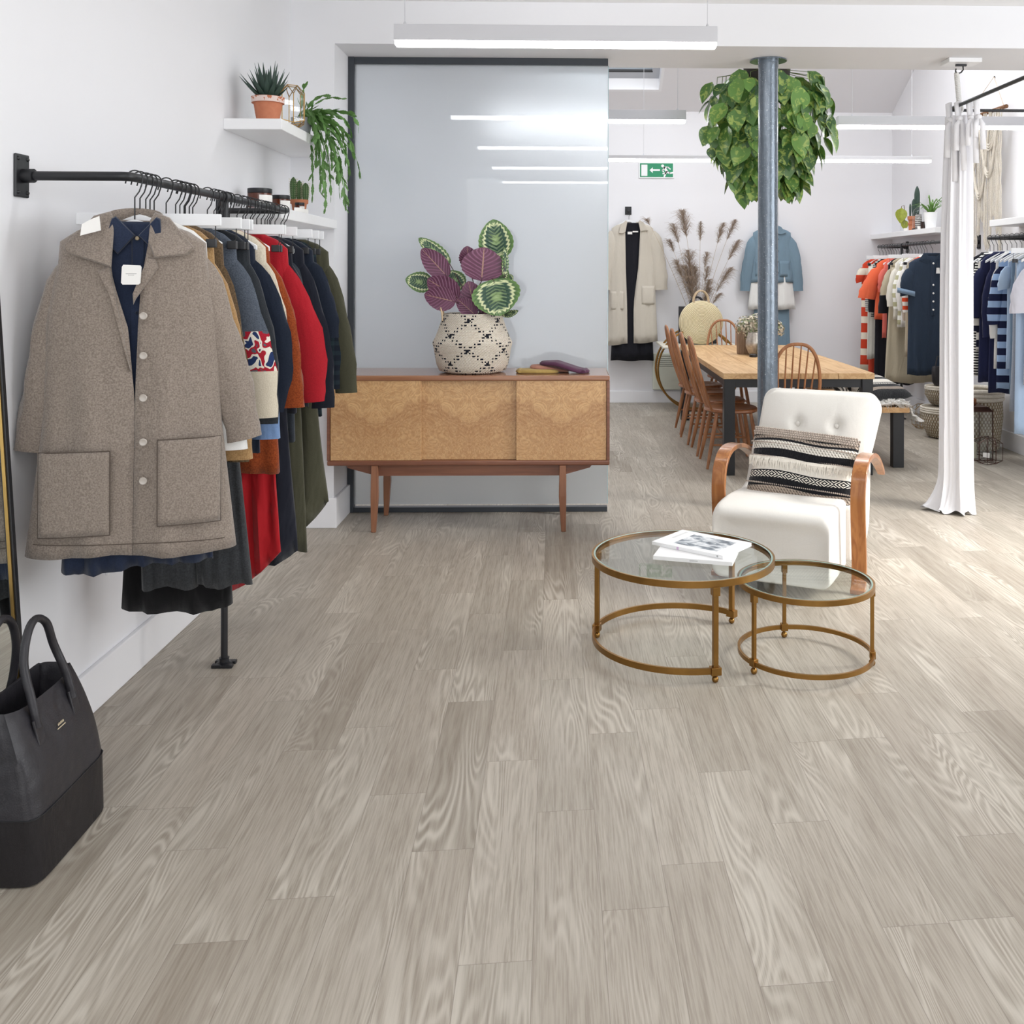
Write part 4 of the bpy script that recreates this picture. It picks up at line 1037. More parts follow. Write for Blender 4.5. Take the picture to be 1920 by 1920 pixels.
# ribbed blue cuff peeping below the denim sleeve
bars = [
 ('black_skirt', 'long black skirt clipped to a bar hanger, reaching lowest below the grey brown coat', 'skirt', 3.28, M_blk, dict(w0=.13, w1=.172, L=1.21, tail=.03, folds=3, amp=.014), -.02),
 ('corduroy_trousers', 'charcoal corduroy trousers on a bar hanger below the grey brown coat', 'trousers', 3.20, M_velvet, dict(w0=.12, w1=.165, L=1.10, legs=True, folds=4, amp=.010, sh=.07), .0),
 ('red_dress', 'red jersey skirt with a curved hem hanging low under the rust coat', 'skirt', 3.705, M_redj, dict(w0=.12, w1=.19, L=1.27, tail=.14, folds=6, amp=.020, sh=.0), .0),
 ('ink_skirt', 'ink black jersey skirt with a rounded hem next to the red one', 'skirt', 3.86, M_ink, dict(w0=.12, w1=.205, L=1.235, tail=.05, folds=4, amp=.02), .0),
 ('olive_skirt', 'olive twill skirt with a rounded hem nearest the sideboard', 'skirt', 4.20, M_olive, dict(w0=.12, w1=.225, L=1.21, tail=.14, folds=4, amp=.02), .02),
 ('olive_trousers', 'olive wide trousers behind the ink skirt', 'trousers', 4.09, M_olive, dict(w0=.12, w1=.18, L=1.24, legs=True, folds=3, amp=.01), .0),
]
for i, (nm, lb, ct_, yy, m, kw, dx) in enumerate(bars):
    skirt(nm, lb, ct_, GL, (RXL+dx, yy, ZR-.185), .10, m, seed=i+60, **kw)
    bar_hanger('white bar hanger with clips holding the '+nm.replace('_', ' ')+' on the left rail', HL, (RXL, yy, ZR), .10 if i else .14, drop=.112, w_=.205)
for i, yy in enumerate((2.935, 3.005, 3.27, 3.315, 3.585, 3.675, 3.98, 4.17, 4.28, 4.42)):
    nm = ['foremost', 'next', 'third', 'fourth', 'fifth', 'sixth', 'seventh', 'eighth', 'ninth', 'rearmost'][i]
    if i in (1, 3, 5, 8): bar_hanger('%s of the spare white bar hangers crowded on the left rail' % nm, HL, (RXL, yy, ZR), .12 if i > 1 else .16, drop=.112, w_=.205)
    else: shoulder_hanger('%s of the spare white shoulder hangers crowded on the left rail' % nm, HL, (RXL, yy, ZR), .1, drop=.118, w_=.16)
# pale blue knit cuff
cf = thing('blue_jumper', 'pale blue ribbed knit jumper, its cuff showing below the denim jacket sleeve', 'jumper', (RXL, 3.41, ZR-.127), .12, GL)
MB().loft(gbody(.14, .56, .145, d=.016, seed=77, n=28, mlev=14), False, False).build('body', M_ltblue, cf, ang=80, solid=.003)
for sx in (-1, 1): MB().loft(gsleeve(sx, .150, .60, .14, .06, r0=.045, r1=.045, flat=.36, seed=78, n=14), False, False).build('sleeve', M_ltblue, cf, ang=80)

# ------------------------------------------------------------------ right rails
RXR = 3.32
y0, y1 = 8.62, 10.45; A = (RX, y0, ZR); B = (RXR, y0, ZR); C_ = (RXR, y1, ZR); D_ = (RX, y1, ZR)
rail('clothes_rail', 'black pipe clothes rail in the far right corner under the plant shelf', [A]+elbow(A, B, C_)+elbow(B, C_, D_)+[D_], (RXR, 9.70), (y0, y1), ZR, RX, -1)
y0, y1 = 6.55, 7.70; A = (RX, y0, ZR); B = (RXR, y0, ZR); C_ = (RXR, y1, ZR); D_ = (RX, y1, ZR)
rail('clothes_rail', 'black pipe clothes rail at the right edge behind the white curtain', [A]+elbow(A, B, C_)+elbow(B, C_, D_)+[D_], (RXR, 6.72), (y0, y1), ZR, RX, -1)
GR = 'garments on the far right rail'; HR = 'hangers on the far right rail'; GN = 'garments on the right edge rail'; HN = 'hangers on the right edge rail'
M_orst = stripes('orange_white_stripe', 'e0512f', 'f2efe9', .075, .5); M_rdst = stripes('red_cream_stripe', 'd0482f', 'ebe4d2', .17, .42)
M_bret = stripes('black_white_fine_stripe', '14141a', 'efeee9', .021, .5); M_coral = fabric('coral_cotton', 'ec6f4b', 'd95f3d', 300, .3)
M_tomato = fabric('tomato_cotton', 'd04a33', 'bd3e29', 300, .3); M_pink = fabric('salmon_cotton', 'e8776a', 'd9685c', 300, .3)
M_beige = fabric('beige_linen', 'c4b9a2', 'aea28a', 300, .4); M_taupe = fabric('taupe_linen', 'bfb0a2', 'a99a8c', 300, .4)
M_sage = stripes('sage_white_stripe', 'b9b593', 'f0efe8', .085, .5); M_ivory = fabric('ivory_linen', 'e6e2d8', 'd8d3c6', 300, .3)
M_denimn = fabric('indigo_denim', '2f3b4c', '263242', 400, .4); M_black2 = fabric('black_crepe', '1d1d24', '15151a', 300, .3)
M_nvy2 = fabric('deep_navy_cotton', '23284a', '1a1e3a', 300, .3); M_blst = stripes('blue_navy_stripe', '1e2442', '9fb9dc', .10, .48)
M_palebl = fabric('ice_blue_cotton', 'b5cbe6', 'a3bbd9', 300, .3); M_grey = fabric('grey_linen', 'a9afba', '8d94a2', 260, .6)
M_yel = stripes('yellow_white_stripe', 'd9cf5c', 'f1efe6', .042, .5); M_lilac = fabric('pale_lilac_cotton', 'd9d8e2', 'cac9d5', 300, .3)
M_nwst = stripes('navy_white_stripe', '1c2036', 'eceae4', .11, .5); M_chmb2 = fabric('mid_chambray', '7c94ad', '677f99', 300, .5)
def rack(seq, grp, hgrp, where):
    for i, (nm, lb, ct_, yy, m, knd, kw) in enumerate(seq):
        rz = -.06+rr.uniform(-.04, .04); x = RXR+kw.pop('dx', 0)
        if knd == 'top':
            kw.setdefault('d', .022)
            build_garment(nm, lb, ct_, grp, (x, yy, ZR-.127), rz, m, seed=i+100, detail=kw.pop('detail', 0), **kw)
            shoulder_hanger('hanger carrying the %s on the %s' % (nm.replace('_', ' '), where), hgrp, (RXR, yy, ZR), rz, drop=.115, w_=.16, side=-1)
        else:
            skirt(nm, lb, ct_, grp, (x, yy, ZR-.185), rz, m, seed=i+130, **kw)
            bar_hanger('bar hanger carrying the %s on the %s' % (nm.replace('_', ' '), where), hgrp, (RXR, yy, ZR), rz, drop=.112, w_=.205, side=-1)
rack([
 ('striped_dress', 'cream sleeveless dress with red stripes at the far end of the corner rail', 'dress', 10.38, M_rdst, 'top', dict(W=.225, L=1.2, hem=.24, sleeve=.12, a=.3)),
 ('red_dress', 'tomato red long dress near the far corner', 'dress', 10.27, M_tomato, 'top', dict(W=.20, L=1.28, hem=.20, sleeve=0, dx=.02)),
 ('white_trousers', 'off-white trousers beside the red dress', 'trousers', 10.17, M_ivory, 'skirt', dict(w0=.17, w1=.19, L=.98, legs=True, amp=.008)),
 ('breton_top', 'black and white finely striped long sleeved top', 'top', 10.08, M_bret, 'top', dict(W=.205, L=.60, sleeve=.42, a=.12, r0=.06, r1=.05)),
 ('black_cardigan', 'black crepe cardigan behind the coral top', 'cardigan', 10.00, M_black2, 'top', dict(W=.20, L=.60, sleeve=.42, a=.1)),
 ('black_trousers', 'long black trousers hanging below the coral top', 'trousers', 9.93, M_black2, 'skirt', dict(w0=.165, w1=.19, L=1.22, legs=True, amp=.008)),
 ('coral_top', 'coral orange wide sleeved top', 'top', 9.85, M_coral, 'top', dict(W=.25, L=.62, sleeve=.30, a=.4, r0=.1, r1=.11)),
 ('pink_top', 'salmon pink top squeezed behind the black blouse', 'top', 9.77, M_pink, 'top', dict(W=.19, L=.80, sleeve=.2, a=.1)),
 ('black_blouse', 'black crepe blouse with a drooping sleeve beside the coral top', 'blouse', 9.64, M_black2, 'top', dict(W=.20, L=.82, sleeve=.42, a=.15, r0=.06, r1=.07, dx=.01)),
 ('beige_dress', 'beige linen dress with short sleeves', 'dress', 9.53, M_beige, 'top', dict(W=.205, L=.68, hem=.22, sleeve=.24, a=.25, r0=.07, r1=.07)),
 ('beige_skirt', 'long beige linen skirt reaching lowest on the corner rail', 'skirt', 9.47, M_beige, 'skirt', dict(w0=.17, w1=.24, L=1.15, folds=4, amp=.014)),
 ('cream_blouse', 'ivory linen blouse next to the sage striped top', 'blouse', 9.40, M_ivory, 'top', dict(W=.20, L=.60, sleeve=.34, a=.12)),
 ('sage_striped_top', 'sage and white striped boxy top', 'top', 9.31, M_sage, 'top', dict(W=.195, L=.66, hem=.21, sleeve=.36, a=.08, dx=.01)),
 ('white_blouse', 'white sleeveless blouse with a tie hanging at the front', 'blouse', 9.23, M_wht, 'top', dict(W=.18, L=.66, hem=.19, sleeve=.36, a=.04)),
 ('taupe_blouse', 'taupe linen blouse beside the orange striped top', 'blouse', 9.14, M_taupe, 'top', dict(W=.175, L=.70, sleeve=.46, a=.03, dx=.01)),
 ('taupe_trousers', 'beige cropped trousers under the taupe blouse', 'trousers', 9.08, M_beige, 'skirt', dict(w0=.15, w1=.17, L=.86, legs=True, amp=.01, )),
 ('orange_striped_dress', 'orange and white striped dress behind the navy dress', 'dress', 9.01, M_orst, 'top', dict(W=.19, L=.98, hem=.20, sleeve=.38, a=.10, r0=.06, r1=.06)),
 ], GR, HR, 'far right rail')
nd = build_garment('navy_shirt_dress', 'blue denim shirt dress with white buttons and rolled sleeves facing the room', 'dress', GR, (RXR-.01, 8.87, ZR-.127), -.05, M_denimn,
   W=.20, L=1.07, hem=.20, sleeve=.22, a=.12, r0=.09, r1=.085, flat=.4, collar=.07, buttons=0, seed=41, d=.035, folds=5, amp=.012, shr=1.08)
for z in (-.045, -.19, -.245, -.30, -.355):
    MB().lathe([(.008, -.002), (.009, 0), (.006, .003)], 12, M=T(0, -.052, z*1.35) @ Rx(PI/2)).build('button', M_tag, nd)
MB().box(-.017, .017, -.046, -.04, -.53, -.04).build('button_placket', M_denimn, nd, smooth=False, bevel=.001)
for sx in (-1, 1): MB().loft([[(sx*(.228+.085*math.cos(2*PI*j/20)), .042*math.sin(2*PI*j/20)-.01, z+sx*math.cos(2*PI*j/20)*.02*sx) for j in range(20)] for z in (-.30, -.345)], False, False).build('rolled_cuff', fabric('pale_denim_cuff', '8297ad', '6c8299') if sx < 0 else bpy.data.materials['pale_denim_cuff'], nd, solid=.004)
shoulder_hanger('hanger carrying the denim shirt dress on the far right rail', HR, (RXR, 8.87, ZR), -.05, drop=.115, w_=.16, side=-1)
tg = thing('swing_tag', 'small white swing tag on the chest of the denim shirt dress', 'tag', (RXR+.01, 8.805, ZR-.127-.10), 0)
MB().prism([(0, .0), (.026, .0), (.03, -.052), (-.004, -.052)], -.002, 0).build('card', M_tag, tg, smooth=False)
MB().tube([(.013, -.001, 0), (.008, .002, .045)], .001, 5).build('cord', M_wire, tg)
rack([
 ('black_tunic', 'black crepe top at the far end of the right edge rail', 'top', 7.66, M_black2, 'top', dict(W=.20, L=.95, sleeve=.45, a=.1)),
 ('fine_striped_top', 'fine black and white striped top behind the navy blouse', 'top', 7.59, M_bret, 'top', dict(W=.18, L=.95, sleeve=.44, a=.08)),
 ('banded_jersey', 'white and navy banded top, mostly hidden behind the navy blouse', 'top', 7.52, M_nwst, 'top', dict(W=.185, L=.74, sleeve=.46, a=.06)),
 ('navy_blouse', 'deep navy blouse with wide elbow sleeves', 'blouse', 7.44, M_nvy2, 'top', dict(W=.20, L=.98, sleeve=.36, a=.17, r0=.08, r1=.085)),
 ('navy_dress', 'deep navy jersey dress beside the wide sleeved blouse', 'dress', 7.36, M_nvy2, 'top', dict(W=.175, L=1.05, sleeve=.50, a=.05, dx=.02)),
 ('white_long_top', 'narrow white top between the navy dress and the blue stripes', 'top', 7.28, M_wht, 'top', dict(W=.17, L=.86, sleeve=.50, a=.02, dx=.02)),
 ('blue_striped_top', 'navy and pale blue broad striped top', 'top', 7.20, M_blst, 'top', dict(W=.185, L=1.0, sleeve=.40, a=.12, dx=.02)),
 ('colour_block_top', 'ice blue top with a navy panel', 'top', 7.12, M_palebl, 'top', dict(W=.16, L=.85, sleeve=.14, a=.3, dx=.03)),
 ('chambray_dress', 'mid blue chambray dress next to the grey linen dress', 'dress', 7.05, M_chmb2, 'top', dict(W=.165, L=1.02, sleeve=0, dx=.03)),
 ('grey_linen_dress', 'grey linen sleeveless dress, long, at the right edge of the photo', 'dress', 6.97, M_grey, 'top', dict(W=.17, L=1.13, hem=.21, sleeve=0, dx=.03)),
 ('yellow_striped_top', 'yellow and white striped top at the right edge of the photo', 'top', 6.90, M_yel, 'top', dict(W=.15, L=.82, sleeve=.2, a=.1, dx=.05)),
 ('ice_blue_trousers', 'long ice blue trousers hanging lowest at the right edge of the photo', 'trousers', 6.84, M_palebl, 'skirt', dict(w0=.15, w1=.17, L=1.22, legs=True, dx=.0, amp=.01)),
 ('lilac_blouse', 'pale lilac wide sleeved blouse nearest on the right edge rail', 'blouse', 6.77, M_lilac, 'top', dict(W=.195, L=.92, hem=.2, sleeve=.30, a=.2, r0=.085, r1=.095, dx=.03)),
 ], GN, HN, 'right edge rail')

# ------------------------------------------------------------------ left shelves
def shelf(name_label, x0, x1, y0, y1, z0, z1, grp):
    t = MB().box(-(x1-x0)/2, (x1-x0)/2, -(y1-y0)/2, (y1-y0)/2, 0, z1-z0).build('floating_shelf', M_white, smooth=False, bevel=.003)
    t.location = ((x0+x1)/2, (y0+y1)/2, z0); return tag(t, name_label, 'shelf', grp)
S1, S2, S3 = 2.147, 1.741, 1.32
shelf('upper white floating shelf on the left wall with the trailing cactus', LX, -1.299, 4.53, YF, S1-.05, S1, 'left wall shelves')
shelf('lower white floating shelf on the left wall with the amber jars', LX, -1.299, 4.53, YF, S2-.05, S2, 'left wall shelves')
shelf('lowest white shelf on the left wall, behind the hanging clothes', LX, -1.299, 4.95, YF, S3-.05, S3, 'left wall shelves')
def pot(name, label, loc, r0, r1, h, m, grp=None, rim=True, extra=None):
    t = thing(name, label, 'pot', loc, 0, grp)
    pr = [(r0, 0), (r0+(r1-r0)*.78, h*.76)]+([(r1+.004, h*.76), (r1+.006, h)] if rim else [(r1, h)])+[(r1-.006, h), (r1-.010, h*.85)]
    MB().lathe(pr, 32, cap1=False).build('pot_body', m, t, ang=35)
    MB().lathe([(.004, h*.86), (r1-.008, h*.86)], 24, cap0=False, cap1=False).build('soil', M_soil, t)
    return t
def limed():
    k = N('limed_terracotta'); o = k.obj(); z = k.xyz(o)[2]; n = k.noise(o, 40, 4)
    m = k.math('MULTIPLY', k.math('LESS_THAN', k.math('ABSOLUTE', k.math('SUBTRACT', z, .104)), .013), k.math('GREATER_THAN', n, .43))
    col = k.mix(n, H('b5694a'), H('c98463')); k.bump(n, .3, .003)
    return k.done(k.mix(m, col, H('e0cdc6')), .8)
p = at(500, 225, 4.64)
potS = pot('terracotta_pot', 'terracotta pot with limed rim holding the succulent on the upper left shelf', (p.x, 4.66, S1), .050, .070, .118, limed())
def succulent(loc, label, n, L, w_, m, seed, spread=.9):
    t = thing('succulent', label, 'plant', loc); rr = random.Random(seed); mb = MB()
    for i in range(n):
        a = i*2.39996; tilt = .12+spread*(i/n)**.8; l = L*rr.uniform(.75, 1.05)*(1-.25*i/n+.1)
        d = Vector((math.cos(a)*math.sin(tilt), math.sin(a)*math.sin(tilt), math.cos(tilt)))
        rings = []
        up = Vector((0, 0, 1)); side = d.cross(up).normalized(); nn = side.cross(d)
        for j in range(9):
            q = j/8; c = Vector((math.cos(a)*.012, math.sin(a)*.012, 0))+d*l*q+Vector((0, 0, 1))*(.18*l*q*q*math.sin(tilt)); ww = w_*(1-q**1.7)*(.75+.6*q*(1-q)*2)+.0006
            rings.append([c+side*ww*math.cos(b)+nn*ww*.42*math.sin(b) for b in [2*PI*k_/8 for k_ in range(8)]])
        mb.loft(rings)
    mb.build('leaves', m, t); return t
M_agave = plain('dark_agave', '33493f', .5, var=.15, sc=30)
succulent((p.x, 4.66, S1+.10), 'dark green spiky succulent in the terracotta pot on the upper left shelf', 34, .165, .016, M_agave, 2)
# geometric terrarium
def lantern(name, label, loc, w_, h, m, rz=0, d_=None, cat='terrarium', grp=None, apex=.25, off=.5):
    t = thing(name, label, cat, loc, rz, grp); d_ = d_ or w_
    V = [Vector(q) for q in ((-w_/2, -d_/2, 0), (w_/2, -d_/2, 0), (w_/2, d_/2, 0), (-w_/2, d_/2, 0))]
    inset = [Vector((q.x, q.y, h*(.80 if i in (0, 1) else .86))) for i, q in enumerate(V)]
    low = [Vector((q.x, q.y, h*.16)) for q in V]
    top = [Vector((q.x*.45, q.y*.45, h)) for q in V]; bot = [Vector((q.x*.5, q.y*.5, 0)) for q in V]
    cen_f = [(inset[i]+inset[(i+1) % 4])/2*1.0-Vector((0, 0, h*.12)) for i in range(4)]
    e = MB()
    def bar(a, b): e.tube([a, b], .0022, 6)
    for i in range(4):
        j = (i+1) % 4
        bar(low[i], inset[i]); bar(inset[i], top[i]); bar(top[i], top[j]); bar(bot[i], bot[j]); bar(low[i], bot[i])
        mid = (inset[i]+inset[j])/2*1.12; mid.z = h*.78; ml = (low[i]+low[j])/2*1.12; ml.z = h*.10
        bar(mid, ml); bar(mid, top[i]); bar(mid, top[j]); bar(ml, bot[i]); bar(ml, bot[j]); bar(mid, inset[i]) if i % 2 else None; bar(low[i], ml); bar(low[j], ml)
    e.build('lead_frame', m, t)
    g = MB()
    for i in range(4):
        j = (i+1) % 4; mid = (inset[i]+inset[j])/2*1.11; mid.z = h*.78; ml = (low[i]+low[j])/2*1.11; ml.z = h*.10
        g.add([low[i], ml, mid, inset[i]], [(0, 1, 2, 3)]); g.add([ml, low[j], inset[j], mid], [(0, 1, 2, 3)]); g.add([inset[i], mid, top[i]], [(0, 1, 2)]); g.add([mid, top[j], top[i]], [(0, 1, 2)]); g.add([mid, inset[j], top[j]], [(0, 1, 2)])
    g.build('glass_panels', M_clear, t, smooth=False)
    return t
p = at(545, 235, 4.82)
lantern('geometric_terrarium', 'gold edged geometric glass terrarium between succulent and trailing cactus', (p.x, 4.83, S1), .105, .205, M_gold, .45)
# trailing cactus
p = at(582, 240, 5.10)
potT = pot('grey_pot', 'grey ceramic pot of the trailing cactus on the upper left shelf', (-1.36, 5.10, S1), .04, .055, .09, plain('grey_ceramic', 'a8acb0', .4), rim=False)
tc = thing('trailing_cactus', 'trailing green cactus spilling off the upper left shelf in front of the frosted screen', 'plant', (-1.36, 5.10, S1+.08))
rr = random.Random(21)
M_cac = plain('cactus_green', '5f8a45', .5, var=.22, sc=22)
fol = MB()
def seg(p, d, L, w_):
    up = Vector((rr.uniform(-1, 1), rr.uniform(-1, 1), .3)); sd = d.cross(up).normalized(); nn = sd.cross(d).normalized(); rings = []
    for j in range(9):
        q = j/8; ww = w_*(math.sin(PI*min(.97, max(.06, q)))**.6)*(1+.16*math.sin(q*22)); c = p+d*L*q
        rings.append([c+sd*ww, c+nn*ww*.22, c-sd*ww, c-nn*ww*.22])
    fol.loft(rings)
def strand(p, d, n, droop, spread=.25, lim=None):
    d = d.normalized()
    for i in range(n):
        L = rr.uniform(.035, .06); seg(p, d, L, rr.uniform(.0045, .0075)); p = p+d*L*.97
        d = (d+Vector((rr.uniform(-spread, spread), rr.uniform(-spread, spread), -droop+rr.uniform(-.1, .1)))).normalized()
        if rr.random() < .25 and n-i > 2: strand(p, (d+Vector((rr.uniform(-.8, .8), rr.uniform(-.5, .3), .1))).normalized(), max(1, (n-i)//2), droop*1.1, spread)
ends = [(595, 250), (612, 262), (630, 240), (645, 262), (660, 285), (622, 320), (636, 360), (600, 360), (592, 315), (648, 312), (607, 300), (640, 280), (655, 240), (628, 215), (603, 215), (665, 300), (570, 157), (665, 213), (672, 235), (640, 185), (590, 270), (600, 330), (585, 380), (620, 380), (645, 385), (675, 335), (650, 300), (628, 300), (612, 270), (605, 350), (632, 345), (660, 260), (668, 225), (598, 300), (618, 340), (640, 330), (655, 330), (575, 195), (620, 180), (610, 390), (648, 395)]
for i, (ex, ey) in enumerate(ends):
    Y = rr.uniform(4.92, 5.12); e = at(ex, ey, Y)-Vector(tc.location)
    b = Vector((rr.uniform(-.02, .03), rr.uniform(-.02, .02), 0)); hgt = max(.08, e.z+.05) if e.z > -.1 else rr.uniform(.04, .13)
    c1 = Vector((e.x*.35, e.y*.4, hgt)); c2 = Vector((e.x*.95+.02, e.y*.9, (hgt+e.z)/2 if e.z < 0 else e.z))
    L = 0; pts = [b*(1-t)**3+c1*3*t*(1-t)**2+c2*3*t*t*(1-t)+e*t**3 for t in [q/40 for q in range(41)]]
    tot = sum((pts[q+1]-pts[q]).length for q in range(40)); n = max(3, int(tot/.05)); acc = 0; last = pts[0]; q0 = 0
    marks = [pts[0]]
    for q in range(40):
        acc += (pts[q+1]-pts[q]).length
        if acc >= tot/n*(len(marks)): marks.append(pts[q+1])
    for a, b2 in zip(marks, marks[1:]):
        dd = b2-a
        if dd.length > .005:
            seg(a, dd.normalized(), dd.length*1.04, rr.uniform(.006, .0105))
            if rr.random() < .55: dr = (dd.normalized()+Vector((rr.uniform(-.9, .9), rr.uniform(-.6, .4), rr.uniform(-.6, .2)))).normalized(); seg(b2, dr, rr.uniform(.03, .06), rr.uniform(.005, .009))
fol.build('foliage', M_cac, tc, ang=70)
# amber jars
M_amber = glass('amber_glass', '6b3a22', 1.5); M_wax = plain('amber_jar_body', '5a2c1c', .15, var=.06)
def jar(loc, r, h, label, rz=0):
    t = thing('amber_jar', label, 'jar', loc, rz, 'amber jars on the lower left shelf')
    MB().lathe([(r*.9, 0), (r, .004), (r, h*.76), (r*.88, h*.80)], 32).build('jar_body', M_wax, t)
    MB().lathe([(r*.99, h*.78), (r*1.0, h*.79), (r*1.0, h*.99), (r*.97, h)], 32).build('lid', M_black, t, ang=30)
    MB().lathe([(r*1.012, h*.14), (r*1.012, h*.66)], 32, cap0=False, cap1=False).build('paper_label', M_tag, t) if False else \
    MB().loft([[(r*1.012*math.cos(a), r*1.012*math.sin(a), z) for z in (h*.12, h*.68)] for a in [-PI*.42+PI*.55*i/10 for i in range(11)]], closed=False, cap0=False, cap1=False).build('paper_label', M_tag, t)
jar((-1.450, 4.70, S2), .056, .100, 'large amber jar with black lid at the left end of the lower shelf')
jar((-1.418, 4.93, S2), .045, .086, 'middle sized amber jar with black lid in front of the small cacti')
jar((-1.370, 5.10, S2), .024, .062, 'smallest amber jar with black lid at the right of the lower shelf')
pt = pot('terracotta_pot', 'small terracotta pot of cacti behind the amber jars', (-1.405, 5.22, S2), .03, .042, .085, M_terra)
cx_ = thing('column_cactus', 'three ribbed spiny cactus stems in a small terracotta pot behind the amber jars', 'plant', (-1.405, 5.22, S2+.07))
def cactus_stem(mb, c, r, h, ribs=11):
    rings = []
    for i in range(13):
        q = i/12; rr_ = r*(math.sin(PI*min(1, .12+q*.5))**.5 if q < .7 else math.cos((q-.7)/.3*PI/2*.98)**.6*1.0)
        rings.append([(c[0]+rr_*(1+.10*math.cos(ribs*a))*math.cos(a), c[1]+rr_*(1+.10*math.cos(ribs*a))*math.sin(a), c[2]+h*q) for a in [2*PI*k_/66 for k_ in range(66)]])
    mb.loft(rings)
    return mb
M_cact2 = plain('cactus_dark_green', '4a6b3c', .6, var=.2, sc=60); M_spine = plain('pale_spines', 'd8cfae', .7)
for c, r, h in (((-.030, 0, 0), .017, .135), ((.0, .004, 0), .016, .118), ((.034, -.002, 0), .017, .105)):
    cactus_stem(MB(), c, r, h).build('stem', M_cact2, cx_)
sp = MB()
for c, r, h in (((-.030, 0, 0), .017, .135), ((.0, .004, 0), .016, .118), ((.034, -.002, 0), .017, .105)):
    for k_ in range(11):
        a = 2*PI*k_/11
        for j in range(10):
            b = Vector((c[0]+r*1.08*math.cos(a), c[1]+r*1.08*math.sin(a), c[2]+.02+h*.85*j/10)); sp.strip([b, b+Vector((math.cos(a)*.008, math.sin(a)*.008, .003))], [.0006, .0002])
            sp.strip([b, b+Vector((math.cos(a+.5)*.006, math.sin(a+.5)*.006, -.003))], [.0006, .0002])
sp.build('spines', M_spine, cx_, smooth=False)
for i, (yy, lb) in enumerate(((4.90, 'white price card in front of the middle amber jar'), (5.03, 'white price card before the smallest amber jar'))):
    c = MB().prism([(-.018, 0), (.018, 0), (.018, .024), (-.018, .024)], -.0008, .0008).build('price_card', M_tag, smooth=False); c.location = (-1.325, yy, S2+.0005); c.rotation_euler = (0, 0, .5); tag(c, lb, 'card', 'price cards on the lower left shelf')

# ------------------------------------------------------------------ socket, mirror, tote bag
so = thing('wall_socket', 'white double wall socket low on the left wall under the coat', 'socket', (LX, 3.46, .46))
MB().box(0, .009, -.073, .073, -.043, .043).build('plate', M_white, so, smooth=False, bevel=.002)
m = MB()
for dy in (-.036, .036):
    for ddy, ddz, hy, hz in ((0, .012, .004, .008), (-.011, -.010, .007, .004), (.011, -.010, .007, .004)): m.box(.0089, .0094, dy+ddy-hy/2, dy+ddy+hy/2, ddz-hz/2, ddz+hz/2)
m.build('pin_holes', M_black, so, smooth=False)
k = N('mirror_glass'); M_mir = k.done(H('dde2e2'), .01, 1)
mi = thing('leaning_mirror', 'tall mirror in a thin black frame leaning on the left wall behind the tote bag', 'mirror', (-1.458, 2.375, 0), 0, rot=(0, 0, 0))
lean = .066; Mm = Ry(-lean)
MB().box(-.012, 0, -.335, .335, 0, 1.47, Mm).build('backing', M_black, mi, smooth=False)
MB().box(.0, .004, -.325, .325, .012, 1.46, Mm).build('mirror_pane', M_mir, mi, smooth=False)
fr = MB()
for a, b, z0_, z1_ in ((.322, .338, 0, 1.47), (-.338, -.322, 0, 1.47), (-.322, .322, 0, .016), (-.322, .322, 1.454, 1.47)): fr.box(-.016, .014, a, b, z0_, z1_, Mm)
fr.build('frame', M_black, mi, smooth=False, bevel=.001)
fr = MB()
for a, b, z0_, z1_ in ((.3175, .3215, .016, 1.454), (-.3215, -.3175, .016, 1.454)): fr.box(.004, .0085, a, b, z0_, z1_, Mm)
fr.build('inner_edge', M_gold, mi, smooth=False)

def leather():
    k = N('black_leather'); o = k.obj(); v = k.n('ShaderNodeTexVoronoi'); k.l(o, v.inputs['Vector']); v.inputs['Scale'].default_value = 260
    n = k.noise(o, 9, 3); b1 = k.n('ShaderNodeBump'); b1.inputs['Strength'].default_value = .5; b1.inputs['Distance'].default_value = .03; k.l(k.noise(o, 9, 2), b1.inputs['Height']); b2 = k.bump(v.outputs['Distance'], .25, .0012); k.l(b1.outputs[0], b2.inputs['Normal'])
    col = k.mix(n, H('1f1e22'), H('2e2c31')); return k.done(col, k.math('MULTIPLY_ADD', n, .2, .34), 0, .5)
M_lea = leather(); M_lea2 = fabric('dark_pebbled_leather', '2b2829', '1d1b1c', 500, .5, .5, .4, .05, 0)
bag = thing('tote_bag', 'large black leather tote bag with two handles standing at the lower left corner', 'bag', (-1.337, 2.525, 0), 0)
# profile: y = length along the wall side, x = thickness; tapering upward
def bag_ring(z, hx, hy, cx=0, n=64, pw=8):
    out = []
    for i in range(n):
        a = 2*PI*i/n; c, s = math.cos(a), math.sin(a)
        f = (abs(c)**pw+abs(s)**pw)**(-1/pw)
        dent = 1-.06*(abs(s) > .8)*abs(s)*(z/.35)
        out.append((cx+hx*c*f*(1 if abs(c) < .9 else 1), hy*s*f*dent, z))
    return out
zs2 = [0, .004, .02, .06, .12, .155]
MB().loft([bag_ring(z, .100-.004*(z/.155)-(.01 if z == 0 else 0), .182-(.008 if z == 0 else 0)-.002*z) for z in zs2]).build('base_panel', M_lea2, bag, ang=60)
up = [bag_ring(.155+(.385-.155)*q, .096-.040*q+.012*math.sin(PI*q), .182-.012*q+.006*math.sin(q*3), cx=-.035*q, pw=7-3*q) for q in [i/12 for i in range(13)]]
up = [[(x, y, z+.018*((z-.155)/.23)*((abs(y)/.17)**3)) for x, y, z in r] for r in up]
inner = [[(x*.93, y*.97, z-.002) for x, y, z in up[-1]], [(x*.9, y*.94, z-.12) for x, y, z in up[-1]]]
MB().loft(up+inner, False, True).build('upper_panel', M_lea, bag, ang=60)
